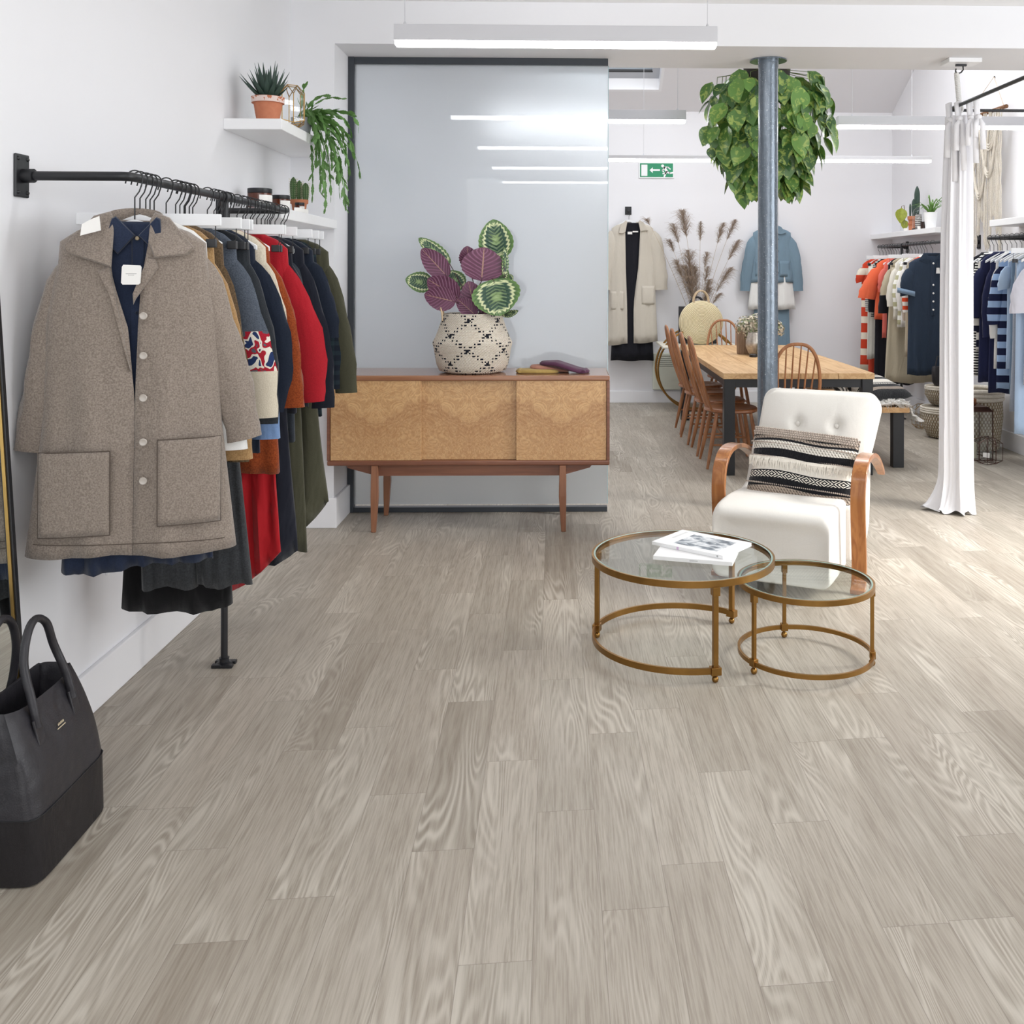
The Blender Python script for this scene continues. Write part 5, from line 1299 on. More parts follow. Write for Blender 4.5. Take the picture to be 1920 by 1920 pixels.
MB().tube([Vector(p) for p in bag_ring(.156, .0975, .1815)], .0016, 6, close=True).build('seam', M_black, bag)
for sx in (-1, 1):
    x0 = -.035+sx*.058
    for yy in (-.085, .085):
        MB().box(-.003, .003, -.016, .016, -.058, .004, T(x0+sx*.022, yy, .352) @ Ry(-sx*.26)).build('handle_patch', M_lea, bag, smooth=False, bevel=.002)
    pts = [(x0+sx*.026, -.085, .335), (x0+sx*.010, -.083, .40), (x0-sx*.010+(-.006), -.07, .48), (x0-sx*.014-.008, -.045, .545), (x0-sx*.016-.01, 0, .570), (x0-sx*.014-.008, .045, .545), (x0-sx*.010-.006, .07, .48), (x0+sx*.010, .083, .40), (x0+sx*.026, .085, .335)]
    P = [Vector(q) for q in pts]; sm = []
    for i in range(len(P)-1):
        a, b, c, d = P[max(0, i-1)], P[i], P[i+1], P[min(len(P)-1, i+2)]
        for j in range(5):
            t = j/5; sm.append(.5*((2*b)+(-a+c)*t+(2*a-5*b+4*c-d)*t*t+(-a+3*b-3*c+d)*t**3))
    sm.append(P[-1]); MB().tube(sm, .0105, 10, flat=.9).build('handle', M_lea, bag)
M_foil = plain('pale_gold_foil', 'd5c6a8', .4)
st_ = MB()
for i_, h_ in enumerate((.0052, .0062, .0048, .0062, .0056, .0062, .005)): st_.box(-.0135+i_*.0042, -.0115+i_*.0042, -.0004, .0004, .004, .004+h_)
st_.box(-.019, .019, -.0004, .0004, -.0035, -.0012)
lg = st_.build('foil_stamp', M_foil, bag, smooth=False); lg.location = (.0628, .0, .302)
lg.rotation_euler = (Matrix.Rotation(PI/2, 3, 'Z') @ Matrix.Rotation(-.20, 3, 'X')).to_euler()

# ------------------------------------------------------------------ hanging plant behind the column
HPY = 7.05
hc = at(1438, 150, HPY)
hp = thing('hanging_pothos', 'large hanging pothos with variegated heart shaped leaves behind the blue column', 'plant', (hc.x, HPY, 2.83))
def pothos_mat():
    k = N('pothos_leaf'); o = k.obj(); oi = k.n('ShaderNodeUVMap'); u = k.xyz(oi.outputs[0]); rnd = u[0]
    n = k.noise(o, 22, 3, .6, 1); col = k.mix(rnd, H('33592f'), H('6f9a48'))
    col = k.mix(k.math('MULTIPLY', k.ramp(n, [(.52, (0, 0, 0, 1)), (.6, (1, 1, 1, 1))]), .7), col, H('b4c565'))
    return k.done(col, .35, 0, .5)
M_poth = pothos_mat(); M_vine = plain('green_vine', '5b6b35', .6)
mb = MB(); mb.uv = {}; vin = MB(); rr = random.Random(8)
def heart(p, d, nrm, s, rnd):
    d = d.normalized(); sd = d.cross(nrm).normalized(); nn = sd.cross(d); v = []; f = []
    N_ = 9; o0 = len(mb.v)
    for i in range(N_):
        q = i/(N_-1); w_ = (math.sin(PI*(q**.62)))*.46 if 0 < q < 1 else 0
        back = -.10*(1-q)**2
        for j in (-1, -.5, 0, .5, 1):
            x = j*w_*s; y = (q-.12*(abs(j))*(1-q)**3*2)*s
            v.append(p+sd*x+d*y+nn*(-.12*s*(q-.4)**2+abs(j)*.10*s*w_*2))
    for i in range(N_-1):
        for j in range(4): f.append((i*5+j, i*5+j+1, (i+1)*5+j+1, (i+1)*5+j))
    mb.add(v, f)
    for q in range(o0, len(mb.v)): mb.uv[q] = (rnd, 0)
for i in range(360):
    q = rr.random()**.85; z = .02-q*.80
    rad = (.46 if q < .5 else .46*(1-(q-.5)*1.15))*rr.uniform(.35, 1.0)**.5
    if q < .08: rad *= .85
    a = rr.uniform(0, 2*PI); c = Vector((math.cos(a)*rad, math.sin(a)*rad*.75, z))
    out = Vector((math.cos(a), math.sin(a), 0)); d = (out*rr.uniform(.0, .6)+Vector((rr.uniform(-.4, .4), rr.uniform(-.2, .2), -1))).normalized()
    nrm = (out+Vector((rr.uniform(-.5, .5), rr.uniform(-.6, .2), rr.uniform(0, .7)))).normalized()
    heart(c, d, nrm, rr.uniform(.095, .17), rr.random())
for i, (px, py) in enumerate(((1333, 292), (1368, 283), (1389, 312), (1378, 350), (1384, 330), (1384, 345), (1327, 255), (1555, 200), (1392, 300), (1340, 275), (1462, 310), (1476, 300), (1430, 330))):
    c = at(px, py-12, HPY-.1)-Vector(hp.location); heart(c, Vector((rr.uniform(-.3, .3), 0, -1)), Vector((rr.uniform(-.4, .4), -1, .2)), rr.uniform(.07, .13), rr.random())
mb.build('foliage', M_poth, hp, ang=80)
for i in range(34):
    a = rr.uniform(0, 2*PI); r_ = rr.uniform(.1, .42); L = rr.uniform(.3, .75)
    vin.tube([(math.cos(a)*.12, math.sin(a)*.12, .06), (math.cos(a)*r_, math.sin(a)*r_*.75, .02), (math.cos(a)*r_*1.05, math.sin(a)*r_*.78, -L*.5), (math.cos(a)*r_*.9, math.sin(a)*r_*.7, -L)], .003, 5)
q = at(1384, 352, HPY-.1)-Vector(hp.location); vin.tube([(-.15, -.08, -.45), (q.x-.04, -.1, -.62), (q.x, -.1, q.z)], .003, 5)
vin.build('vines', M_vine, hp)
MB().lathe([(.10, -.10), (.16, .0), (.17, .12), (.16, .12), (.12, .05), (.02, .04)], 32, cap1=True).build('hanging_bowl', plain('dark_bowl', '39332e', .7), hp)
w3 = MB()
for a in (0, 2.1, 4.2): w3.tube([(math.cos(a)*.16, math.sin(a)*.16, .12), (0, 0, .85)], .0025, 5)
w3.tube([(0, 0, .85), (0, 0, zs(HPY)-2.83)], .0025, 5); w3.build('hanging_wires', M_wire, hp)

# ------------------------------------------------------------------ dining table and bench
M_pine = wood('scrubbed_pine', 'b58a5c', 'dcb98b', 1, .8, .55, 14); M_pinex = wood('pine_bench', 'b78a5a', 'd8b182', 1, .9, .5, 12)
tx0, tx1, ty0, ty1, tz = 1.118, 2.205, 7.0, 9.72, .731
dt = thing('dining_table', 'long scrubbed pine table with a black steel frame in the rear room', 'table', ((tx0+tx1)/2, (ty0+ty1)/2, 0))
hw_, hl_ = (tx1-tx0)/2, (ty1-ty0)/2
edges = [-1, -.46, .02, .52, 1]
for a, b in zip(edges, edges[1:]):
    MB().box(a*hw_+.0012, b*hw_-.0012, -hl_, hl_, tz-.042, tz).build('tabletop_board', M_pine, dt, smooth=False, bevel=.003)
MB().box(-hw_+.03, hw_-.03, -hl_+.03, -hl_+.075, tz-.105, tz-.043).box(-hw_+.03, hw_-.03, hl_-.075, hl_-.03, tz-.105, tz-.043).box(-hw_+.03, -hw_+.07, -hl_+.075, hl_-.075, tz-.105, tz-.043).box(hw_-.07, hw_-.03, -hl_+.075, hl_-.075, tz-.105, tz-.043).build('steel_apron', M_black, dt, smooth=False)
for sx in (-1, 1):
    for sy2 in (-1, 1):
        MB().cbox((sx*(hw_-.048), sy2*(hl_-.05), (tz-.043)/2), .078, .078, tz-.043).build('leg', M_black, dt, smooth=False, bevel=.002)
bx0, bx1, by0, by1, bz = 2.13, 2.535, 7.22, 9.42, .452
bn = thing('bench', 'pine bench with black steel legs along the right side of the table', 'bench', ((bx0+bx1)/2, (by0+by1)/2, 0))
hbw, hbl = (bx1-bx0)/2, (by1-by0)/2
for a, b in ((-1, .0), (0, 1)): MB().box(a*hbw+.001, b*hbw-.001, -hbl, hbl, bz-.036, bz).build('seat_board', M_pinex, bn, smooth=False, bevel=.003)
for sy2 in (-1, 1):
    for sx in (-.55, .68): MB().cbox((sx*hbw, sy2*(hbl-.09), (bz-.037)/2), .082, .07, bz-.037).build('leg', M_black, bn, smooth=False, bevel=.002)
MB().box(-.02, .02, -hbl+.12, hbl-.12, bz-.075, bz-.037).build('steel_rail', M_black, bn, smooth=False)

# ------------------------------------------------------------------ hoop back chairs (front of chair faces local -y)
M_elm = wood('honey_elm', '8f5a38', 'b98259', 2, 1.2, .4, 10, .15); M_elms = wood('honey_elm_seat', '7d4a2c', 'a8704a', 1, 1, .4, 12, .2)
def windsor(label, loc, rz):
    t = thing('hoop_back_chair', label, 'chair', loc, rz, 'hoop back chairs around the table')
    sz = .435
    def seat_out(s, z): return [(s*.205*math.copysign(abs(math.cos(a))**.85, math.cos(a))*(1-.06*math.sin(a)), s*.20*math.copysign(abs(math.sin(a))**.8, math.sin(a)), z) for a in [2*PI*i/44 for i in range(44)]]
    MB().loft([seat_out(.9, sz-.032), seat_out(1, sz-.022), seat_out(1, sz-.008), seat_out(.96, sz), seat_out(.7, sz-.006), seat_out(.2, sz-.010)]).build('seat', M_elms, t, ang=60)
    feet = []
    for sx in (-1, 1):
        for sy2 in (-1, 1):
            a = Vector((sx*.135, sy2*.125, sz-.025)); b = Vector((sx*.20, sy2*(.205 if sy2 > 0 else .19), 0)); feet.append((a, b))
            MB().tube([b, b+(a-b)*.3, b+(a-b)*.6, a], [.0095, .0145, .0165, .0125], 12).build('leg', M_elm, t)
    mids = [b+(a-b)*.42 for a, b in feet]
    for sx in (0, 2): MB().tube([mids[sx], (mids[sx]+mids[sx+1])/2, mids[sx+1]], [.007, .0095, .007], 10).build('stretcher', M_elm, t)
    MB().tube([(mids[0]+mids[1])/2, (mids[2]+mids[3])/2], .0085, 10).build('stretcher', M_elm, t)
    H_, rk = .535, .15
    def hoop(s):  # s 0..1
        a = PI*(1-s); x = .178*math.copysign(abs(math.cos(a))**.75, math.cos(a)); h = H_*math.sin(a)**.62 if 0 < s < 1 else 0
        if s <= 0 or s >= 1: x = .150*(1 if s >= 1 else -1)
        x *= (1-.14*(1-min(1, h/.25)))
        return Vector((x, .165+rk*h/H_+.012*math.sin(PI*h/H_), sz-.012+h))
    MB().tube([hoop(i/40) for i in range(41)], .0125, 10, flat=.85).build('hoop', M_elm, t)
    for i in range(6):
        xb = -.105+.21*i/5; xt = xb*1.22
        # find hoop height at xt
        s_ = min((abs(hoop(q/200).x-xt), q) for q in range(30, 171))[1]/200
        MB().tube([Vector((xb, .165, sz-.012)), (Vector((xb, .165, sz))+hoop(s_))/2, hoop(s_)], [.0055, .007, .0045], 8).build('spindle', M_elm, t)
    return t
w0 = windsor('hoop back wooden chair nearest the camera on the left side of the table', (1.245, 7.44, 0), PI/2)
copy_thing(w0, 'hoop back wooden chair second from the camera on the left side of the table', loc=(1.24, 7.94, 0), rz=PI/2-.02)
copy_thing(w0, 'hoop back wooden chair third from the camera on the left side of the table', loc=(1.22, 8.46, 0), rz=PI/2+.03)
copy_thing(w0, 'hoop back wooden chair farthest along the left side of the table', loc=(1.225, 8.98, 0), rz=PI/2)
copy_thing(w0, 'hoop back wooden chair at the near end of the table, behind the armchair', loc=(1.585, 7.04, 0), rz=PI)
copy_thing(w0, 'hoop back wooden chair at the far end of the table by the straw bag', loc=(1.61, 9.78, 0), rz=0)
# rotate the near one so its back faces the camera, the far one faces the camera

# table decoration
tz_ = tz+.0005
def vase(name, label, loc, prof, m, grp='vases on the dining table', sg=32):
    t = MB().lathe(prof, sg, cap1=False).build(name, m, ang=50); t.location = loc; tag(t, label, 'vase', grp); return t
k = N('mercury_silver'); n_ = k.noise(k.obj(), 50, 3); M_silver = k.done(k.mix(n_, H('8a7f76'), H('d6cfc4')), .3, .6)
M_wvase = wood('driftwood', '6d5848', 'a38c77', 2, 2, .6)
p = at(1395, 655, 8.62)
vase('wooden_vase', 'tall weathered wooden vase on the table left of the column', (p.x, 8.64, tz_), [(.055, 0), (.060, .01), (.062, .17), (.058, .21), (.045, .22), (.04, .215), (.04, .05)], M_wvase)
p = at(1411, 665, 8.50)
vase('silver_vase', 'round mottled silver vase in front of the wooden vase', (p.x+.01, 8.47, tz_), [(.03, 0), (.05, .02), (.075, .08), (.073, .13), (.058, .18), (.054, .20), (.048, .2), (.05, .1)], M_silver)
p = at(1425, 670, 8.42)
vase('green_tumbler', 'small sage green tumbler half hidden by the column', (p.x+.02, 8.36, tz_), [(.04, 0), (.042, .11), (.038, .11), (.036, .02)], plain('sage_glass', 'a3b59a', .2))
c = MB().lathe([(.03, 0), (.034, .004), (.034, .022), (.03, .026)], 24).build('black_tin', M_black); c.location = (1.585, 8.33, tz_); tag(c, 'small round black tin on the table before the silver vase', 'tin')
hy = thing('dried_hydrangea', 'bunch of dried cream hydrangea heads in the wooden vase behind the column', 'dried flowers', (1.69, 8.62, tz+.19))
M_hyd = plain('dried_petals', 'd8cdb8', .9, var=.2, sc=90); M_hydg = plain('dried_green_petals', '8b9170', .9, var=.2, sc=90)
for (cx, cz, r) in ((-.115, .05, .095), (-.02, .075, .095), (.07, .07, .09), (.14, .03, .085), (.02, .02, .10), (-.07, .0, .09)):
    m1, m2_ = MB(), MB()
    for i in range(230):
        th, ph_ = rr.uniform(0, 2*PI), math.acos(rr.uniform(-.6, 1)); n3 = Vector((math.sin(ph_)*math.cos(th), math.sin(ph_)*math.sin(th), math.cos(ph_))); c = Vector((cx, rr.uniform(-.01, .01), cz))+n3*r*rr.uniform(.75, 1.02)
        a = n3.cross(Vector((rr.uniform(-1, 1), rr.uniform(-1, 1), 1))).normalized(); b = n3.cross(a); s_ = rr.uniform(.009, .017)
        (m1 if rr.random() < .66 else m2_).add([c-a*s_, c-b*s_*.9+n3*.004, c+a*s_, c+b*s_*.9+n3*.004], [(0, 1, 2, 3)])
    n1_ = len(m1.f); m1.add(m2_.v, m2_.f); fh = m1.build('flower_head', [M_hyd, M_hydg], hy, smooth=False)
    for q_ in fh.data.polygons: q_.material_index = 1 if q_.index >= n1_ else 0

MB().tube([(0, 0, .03), (-.08, 0, -.05), (-.11, .02, -.17)], .004, 6).tube([(.1, 0, .03), (.0, 0, -.05), (-.10, .02, -.17)], .004, 6).build('stalks', M_vine, hy)

# bench cushions and throw
p = at(1670, 730, 7.42)
cu2, _ = cushion('banded_cushion', 'black and white banded cushion lying at the near end of the bench', (2.36, 7.52, bz+.115), (-1.28, .0, .5), .44, .40, .12, M_cush, 'cushions on the bench')
M_knots = stripes('knotted_stripe_weave', '4b4843', 'd9d2c6', .028, .5, 0)
cushion('striped_cushion', 'grey and cream knotted stripe cushion on the bench under the table edge', (2.33, 8.02, bz+.085), (-1.25, .05, .3), .42, .36, .11, M_knots, 'cushions on the bench')
cushion('dark_cushion', 'small dark patterned cushion farthest along the bench', (2.30, 8.50, bz+.075), (-1.3, .0, -.2), .36, .30, .10, stripes('dark_knotted_weave', '2c2c32', 'b9b5ac', .02, .55, 0), 'cushions on the bench')
th_ = thing('fringed_throw', 'white shaggy throw with a fringe draped over the near end of the bench', 'throw', (2.42, 7.38, bz))
M_thr = fabric('white_shaggy_throw', 'edeae5', 'd3cfc8', 300, .4)
def thr(i, j):
    x = -.27+.44*i; y = -.12+.40*j; z = .012+.028*abs(math.sin(i*7+j*3))*(.3+.7*(1-abs(2*j-1)))
    if x > .118: z = .012-(x-.118)*1.3; x = .118+(x-.118)*.55
    return (x, y, z)
MB().grid(thr, 34, 20).build('throw_cloth', M_thr, th_, solid=.012, off=1)
fm = MB()
for i in range(950):
    a, b = rr.random(), rr.random(); x, y, z = thr(a, b); fm.strip([(x, y, z+.008), (x+rr.uniform(-.015, .015), y+rr.uniform(-.015, .015), z+.018), (x+rr.uniform(-.03, .03), y+rr.uniform(-.03, .03), z+rr.uniform(.01, .03))], [.006, .005, .002], (rr.uniform(-1, 1), 1, 0))
for i in range(240):
    b = rr.random(); x, y, z = thr(1, b); fm.strip([(x, y, z), (x+.03, y+rr.uniform(-.02, .02), z-.01), (x+.055+rr.uniform(-.02, .04), y+rr.uniform(-.03, .03), z-.05)], [.007, .006, .003])
for i in range(60):
    a = rr.random(); x, y, z = thr(a, 0); fm.strip([(x, y, z+.004), (x+rr.uniform(-.02, .02), y-.02, z+.002), (x+rr.uniform(-.02, .02), y-.05, z-.02)], [.005, .004, .002], (1, 0, 0))
fm.build('fringe', M_thr, th_, smooth=False)

# ------------------------------------------------------------------ rear wall
ex = thing('exit_sign', 'green and white emergency exit sign with running figure on the rear wall', 'sign', (0, 0, 0))
p0 = at(1198, 304, YB-.02); p1 = at(1264, 334, YB-.02)
ex.location = ((p0.x+p1.x)/2, YB, (p0.z+p1.z)/2); W2, H2 = (p1.x-p0.x)/2, (p0.z-p1.z)/2
MB().box(-W2, W2, -.012, -.001, -H2, H2).build('white_plate', M_white, ex, smooth=False, bevel=.001)
MB().box(-W2+.012, W2-.012, -.0135, -.012, -H2+.012, H2-.012).build('green_panel', plain('safety_green', '2d9067', .5, var=.01), ex, smooth=False)
m = MB(); s = H2*2/30
def px(u, v): return ((u-33)*W2*2/66, (15-v)*H2*2/30)
def poly(P): m.prism([px(*q) for q in P], -.0142, -.0135)
poly([(4.5, 4.5), (16, 4.5), (16, 26), (4.5, 26)])
poly([(20, 15), (26, 9.5), (26, 13.2), (39.5, 13.2), (39.5, 16.5), (26, 16.5), (26, 20.5)])
def limb(P, w_):
    for a, b in zip(P, P[1:]):
        dx, dy = b[0]-a[0], b[1]-a[1]; L = math.hypot(dx, dy); nx, ny = -dy/L*w_/2, dx/L*w_/2; ex_, ey_ = dx/L*w_*.25, dy/L*w_*.25
        poly([(a[0]+nx-ex_, a[1]+ny-ey_), (b[0]+nx+ex_, b[1]+ny+ey_), (b[0]-nx+ex_, b[1]-ny+ey_), (a[0]-nx-ex_, a[1]-ny-ey_)])
cxp, czp = px(44.5, 6.8); m.prism([(cxp+.0165*math.cos(2*PI*i/20), czp+.0165*math.sin(2*PI*i/20)) for i in range(20)], -.0142, -.0135)
limb([(47.5, 9.5), (52.5, 17.5)], 4.6); limb([(46.5, 9.5), (54, 9.0), (59, 13)], 2.2); limb([(48, 11), (44, 15), (46, 18)], 2.2)
limb([(52, 18), (57.5, 20.5), (63.5, 19.5)], 3.2); limb([(51.5, 18), (50, 22), (47.5, 27)], 3.2); limb([(50.5, 20), (45, 21.5)], 2.6)
m.build('pictogram', M_white, ex, smooth=False)

# hook bracket, trench coat and black dress on the wall
def bracket(px_, py_, label):
    p = at(px_, py_, YB-.01); t = thing('wall_hook', label, 'hook', (p.x, YB, p.z))
    MB().box(-.036, .036, -.008, 0, -.045, .045).build('wall_plate', M_black, t, smooth=False, bevel=.003)
    MB().tube([(0.0, -.006, -.0), (.0, -.15, .0)], .014, 12).lathe([(.022, -.004), (.022, .014), (.018, .018)], 16, M=T(0, -.15, 0) @ Rx(PI/2)).build('peg', M_black, t)
    return t, p
bt, bpz = bracket(1178, 395, 'black iron wall hook holding the beige coat')
M_trench = fabric('beige_coat_linen', 'cec6b9', 'bdb5a7', 300, .3)
gx = at(1186, 420, 10.82)
GW = 'outfits on the rear wall'
tw = thing('beige_coat', 'long beige open coat hanging on the rear wall over the black dress', 'coat', (gx.x, 10.83, gx.z+.01), 0, GW)
def topen(z): return lerp_profile([(.02, -.085, .085), (-.08, -.082, .082), (-.5, -.075, .060), (-.9, -.06, .01), (-1.35, -.055, .012)], z)
MB().loft(gbody(.225, 1.32, .275, d=.045, nw=.09, sl=.06, dh=.05, folds=4, amp=.012, seed=31, opening=topen, n=48, mlev=20, asym=.02), False, False, closed=False).build('body', M_trench, tw, ang=80, solid=.005)
for sx in (-1, 1): MB().loft(gsleeve(sx, .225, .62, .15, .05, r0=.095, r1=.075, flat=.4, seed=32), False, False).build('sleeve', M_trench, tw, ang=80)
cflap([(.060, .012), (.075, .030), (.12, .005), (.170, -.085), (.11, -.088), (.085, -.10)], -.058).build('collar', M_trench, tw); cflap([(-.060, .012), (-.08, -.10), (-.11, -.12), (-.155, -.115), (-.13, -.02), (-.075, .030)], -.058).build('collar', M_trench, tw)
for s_, z0_ in ((-1, -.78), (1, -.72)): 
    def fn(i, j, s_=s_, z0_=z0_): x = s_*(.10+.14*i); return (x, -.052-.006*math.sin(PI*j)-.03*max(0, 1-abs(x/.26)**3)**.45+.03, z0_-.17+.20*j)
    MB().grid(fn, 6, 8).build('patch_pocket', M_trench, tw, solid=.006, off=1)
bd = thing('black_dress', 'plain black dress worn inside the beige coat on the rear wall', 'dress', (gx.x, 10.835, gx.z+.0), 0, GW)
MB().loft(gbody(.17, 1.50, .235, d=.026, nw=.085, sl=.05, dh=.034, folds=4, amp=.01, seed=33, n=40, mlev=20), False, False).build('body', M_black2, bd, ang=80, solid=.003)
MB().cbox((-.03, -.036, -.10), .05, .003, .028).cbox((.03, -.036, -.085), .06, .003, .014).build('care_label', M_tag, bd, smooth=False)
t = shoulder_hanger('white hanger of the beige coat on the rear wall hook', GW, (bpz.x, 10.83, gx.z+.155), 0, drop=.12, w_=.16)
t.location.z = bpz.z-.012
ob = t.children[1]; ob.location.z = -(t.location.z-(gx.z+.155))-.0
t.children[0].scale.z = 1
# blue jacket outfit
gx2 = at(1448, 428, 10.82)
M_bluej = fabric('dusty_blue_cotton', '7c93a3', '6a8191', 300, .35)
bj = thing('blue_jacket', 'dusty blue buttoned jacket hanging on the rear wall behind the column', 'jacket', (gx2.x, 10.84, gx2.z), 0, GW)
MB().loft(gbody(.205, .60, .235, d=.042, nw=.08, sl=.05, dh=.05, folds=3, amp=.006, seed=35, n=44, mlev=18), False, False).build('body', M_bluej, bj, ang=80, solid=.004)
for sx in (-1, 1): MB().loft(gsleeve(sx, .205, .58, .17, .05, r0=.075, r1=.055, flat=.4, seed=36), False, False).build('sleeve', M_bluej, bj, ang=80)
cflap([(.01, -.03), (.06, .028), (.09, .015), (.145, -.055), (.085, -.07), (.05, -.06)], -.056).build('collar', M_bluej, bj); cflap([(-.01, -.03), (-.05, -.06), (-.085, -.07), (-.145, -.055), (-.09, .015), (-.06, .028)], -.056).build('collar', M_bluej, bj)
for z in (-.12, -.25, -.37, -.49): MB().lathe([(.008, -.002), (.009, 0), (.006, .003)], 12, M=T(.055, -.055, z) @ Rx(PI/2)).build('button', plain('dark_button', '3b4752', .4) if z == -.12 else bpy.data.materials['dark_button'], bj)
for s_ in (-1, 1): MB().grid(lambda i, j, s_=s_: (s_*(.075+.115*i), -.054+.018*i*i, -.53+.17*j), 5, 5).build('patch_pocket', M_bluej, bj, solid=.004, off=1)
wb = thing('white_tunic', 'white tunic below the dusty blue jacket on the rear wall', 'top', (gx2.x, 10.845, gx2.z-.01), 0, GW)
MB().loft(gbody(.19, .885, .262, d=.028, nw=.075, sl=.05, dh=.055, folds=4, amp=.014, seed=37, n=40, mlev=18), False, False).build('body', M_wht, wb, ang=80, solid=.003)
skirt('blue_trousers', 'wide dusty blue trousers hanging lowest under the white tunic on the rear wall', 'trousers', GW, (gx2.x, 10.85, gx2.z-.55), 0, M_bluej, w0=.17, w1=.205, L=.95, legs=True, amp=.01, d=.016, seed=39)
bt2, _ = bracket(1448, 395, 'black iron wall hook above the dusty blue jacket, hidden by the column')
shoulder_hanger('white hanger of the dusty blue jacket on the rear wall', GW, (gx2.x, 10.84, gx2.z+.135), 0, drop=.12, w_=.15)

# wall heater
p = at(1224, 662, YB-.05); q = at(1300, 730, YB-.05)
he = thing('panel_heater', 'cream wall mounted panel heater with dark slots behind the chairs', 'heater', ((p.x+q.x)/2, YB, (p.z+q.z)/2)); hx, hz = (q.x-p.x)/2, (p.z-q.z)/2
M_heat = plain('cream_enamel', 'dde0d2', .4, var=.01)
MB().box(-hx, hx, -.08, -.012, -hz, hz).box(-hx*.6, hx*.6, -.012, 0, -hz*.6, hz*.6).build('casing', M_heat, he, smooth=False, bevel=.012, seg=3)
m = MB()
for i in range(6): m.box(-hx+.04, hx-.04, -.0815, -.0795, hz-.035-.022*i, hz-.029-.022*i)
m.build('vent_slots', plain('slot_shadow_grey', '4c4a44', .7), he, smooth=False)

# hoop console with bags and pampas
cxh = at(1309, 690, 10.28).x
hcn = thing('hoop_console', 'cream topped console table carried by two round brass hoops behind the dining table', 'console table', (cxh, 10.36, 0))
for yy, rr_ in ((-.13, .425), (.13, .425)):
    MB().tube([(rr_*math.cos(a), yy, rr_+.012+rr_*math.sin(a)) for a in [2*PI*i/72 for i in range(72)]], .011, 8, close=True).build('brass_hoop', M_brass, hcn)
MB().box(-.40, .40, -.2, .2, .675, .695).build('cream_top', plain('cream_lacquer', 'e9e4d4', .35, var=.01), hcn, smooth=False, bevel=.003)
MB().box(-.16, .16, -.13, .13, .03, .045).build('lower_brace', M_brass, hcn, smooth=False)
def straw():
    k = N('coiled_straw'); o = k.obj(); x, y, z = k.xyz(o); r = k.math('SQRT', k.math('ADD', k.math('MULTIPLY', x, x), k.math('MULTIPLY', z, z)))
    n = k.noise(o, 60, 3); wv = k.math('MULTIPLY_ADD', k.math('SINE', k.math('MULTIPLY', r, 2*PI/.014)), .5, .5)
    col = k.mix(n, H('ddcda4'), H('efe4c6')); col = k.mix(k.math('MULTIPLY', k.math('LESS_THAN', wv, .3), .7), col, H('9c875a')); k.bump(wv, .7, .004)
    return k.done(col, .85, 0, .2)
p = at(1314, 605, 10.28); SBR = 41/F*10.3
sbg = thing('straw_bag', 'round coiled straw handbag with loop handles standing on the console', 'bag', (p.x, 10.27, .697+SBR))
MB().lathe([(.01, -.055), (SBR*.5, -.06), (SBR*.93, -.05), (SBR, -.03), (SBR, .03), (SBR*.93, .05), (SBR*.5, .06), (.01, .055)], 64, M=Rx(PI/2)).build('bag_body', straw(), sbg, ang=50)
for yy in (-.035, .04): MB().tube([(SBR*.35*math.cos(a), yy, SBR*.93+.12*math.sin(a)*1.0) for a in [PI*i/20 for i in range(21)]], .0075, 8).build('loop_handle', M_rope, sbg)
p = at(1308, 600, 10.48)
bb_ = thing('black_tote', 'flat black tote bag standing behind the round straw handbag', 'bag', (p.x, 10.46, .697))
MB().loft([[(x*1.0, y, z) for x, y in ((-.205, -.02-.02*(1-z/.4)), (.205, -.02-.02*(1-z/.4)), (.205, .02+.02*(1-z/.4)), (-.205, .02+.02*(1-z/.4)))] for z in (0, .2, .39)]).build('bag_body', M_lea, bb_, smooth=False, bevel=.004)
for yy in (-.02, .02): MB().tube([(-.09+.08*(1-math.cos(a)), yy, .36+.13*math.sin(a)) for a in [PI*i/16 for i in range(17)]], .011, 8, flat=.5).build('handle', M_lea, bb_)
# pampas
pv = at(1308, 640, 10.66)
pvz = MB().lathe([(.05, 0), (.075, .03), (.08, .14), (.05, .24), (.035, .30), (.04, .32), (.035, .32), (.03, .2)], 32, cap1=False).build('stoneware_vase', plain('grey_stoneware', '6f6a66', .6), ang=50)
pvz.location = (pv.x, 10.64, .697); tag(pvz, 'grey vase of dried reeds standing behind the black tote bag', 'vase')
hcn.children[2].scale.y = 1.9
pp = thing('dried_reeds', 'spray of dried feathery brown reeds above the straw handbag', 'dried grass', (pv.x, 10.64, .697+.10))
M_reed = plain('dried_reed_plume', 'a18d7b', .95, var=.2, sc=60); M_reedst = plain('dried_reed_stalk', 'b39c7c', .8, var=.15)
PL = [((1280, 395), .20, .07), ((1262, 420), .15, .05), ((1314, 415), .15, .03), ((1356, 418), .16, .04), ((1378, 412), .16, .04), ((1385, 450), .17, .045), ((1370, 502), .20, .05), ((1330, 525), .16, .05), ((1255, 450), .1, .04), ((1290, 470), .26, .075), ((1284, 500), .24, .08), ((1302, 500), .22, .06), ((1326, 473), .12, .035), ((1213, 412), .05, .04), ((1327, 500), .12, .035), ((1330, 540), .15, .05), ((1268, 488), .14, .05), ((1292, 520), .22, .07), ((1350, 550), .1, .03)]
pl, stt = MB(), MB(); rr = random.Random(3)
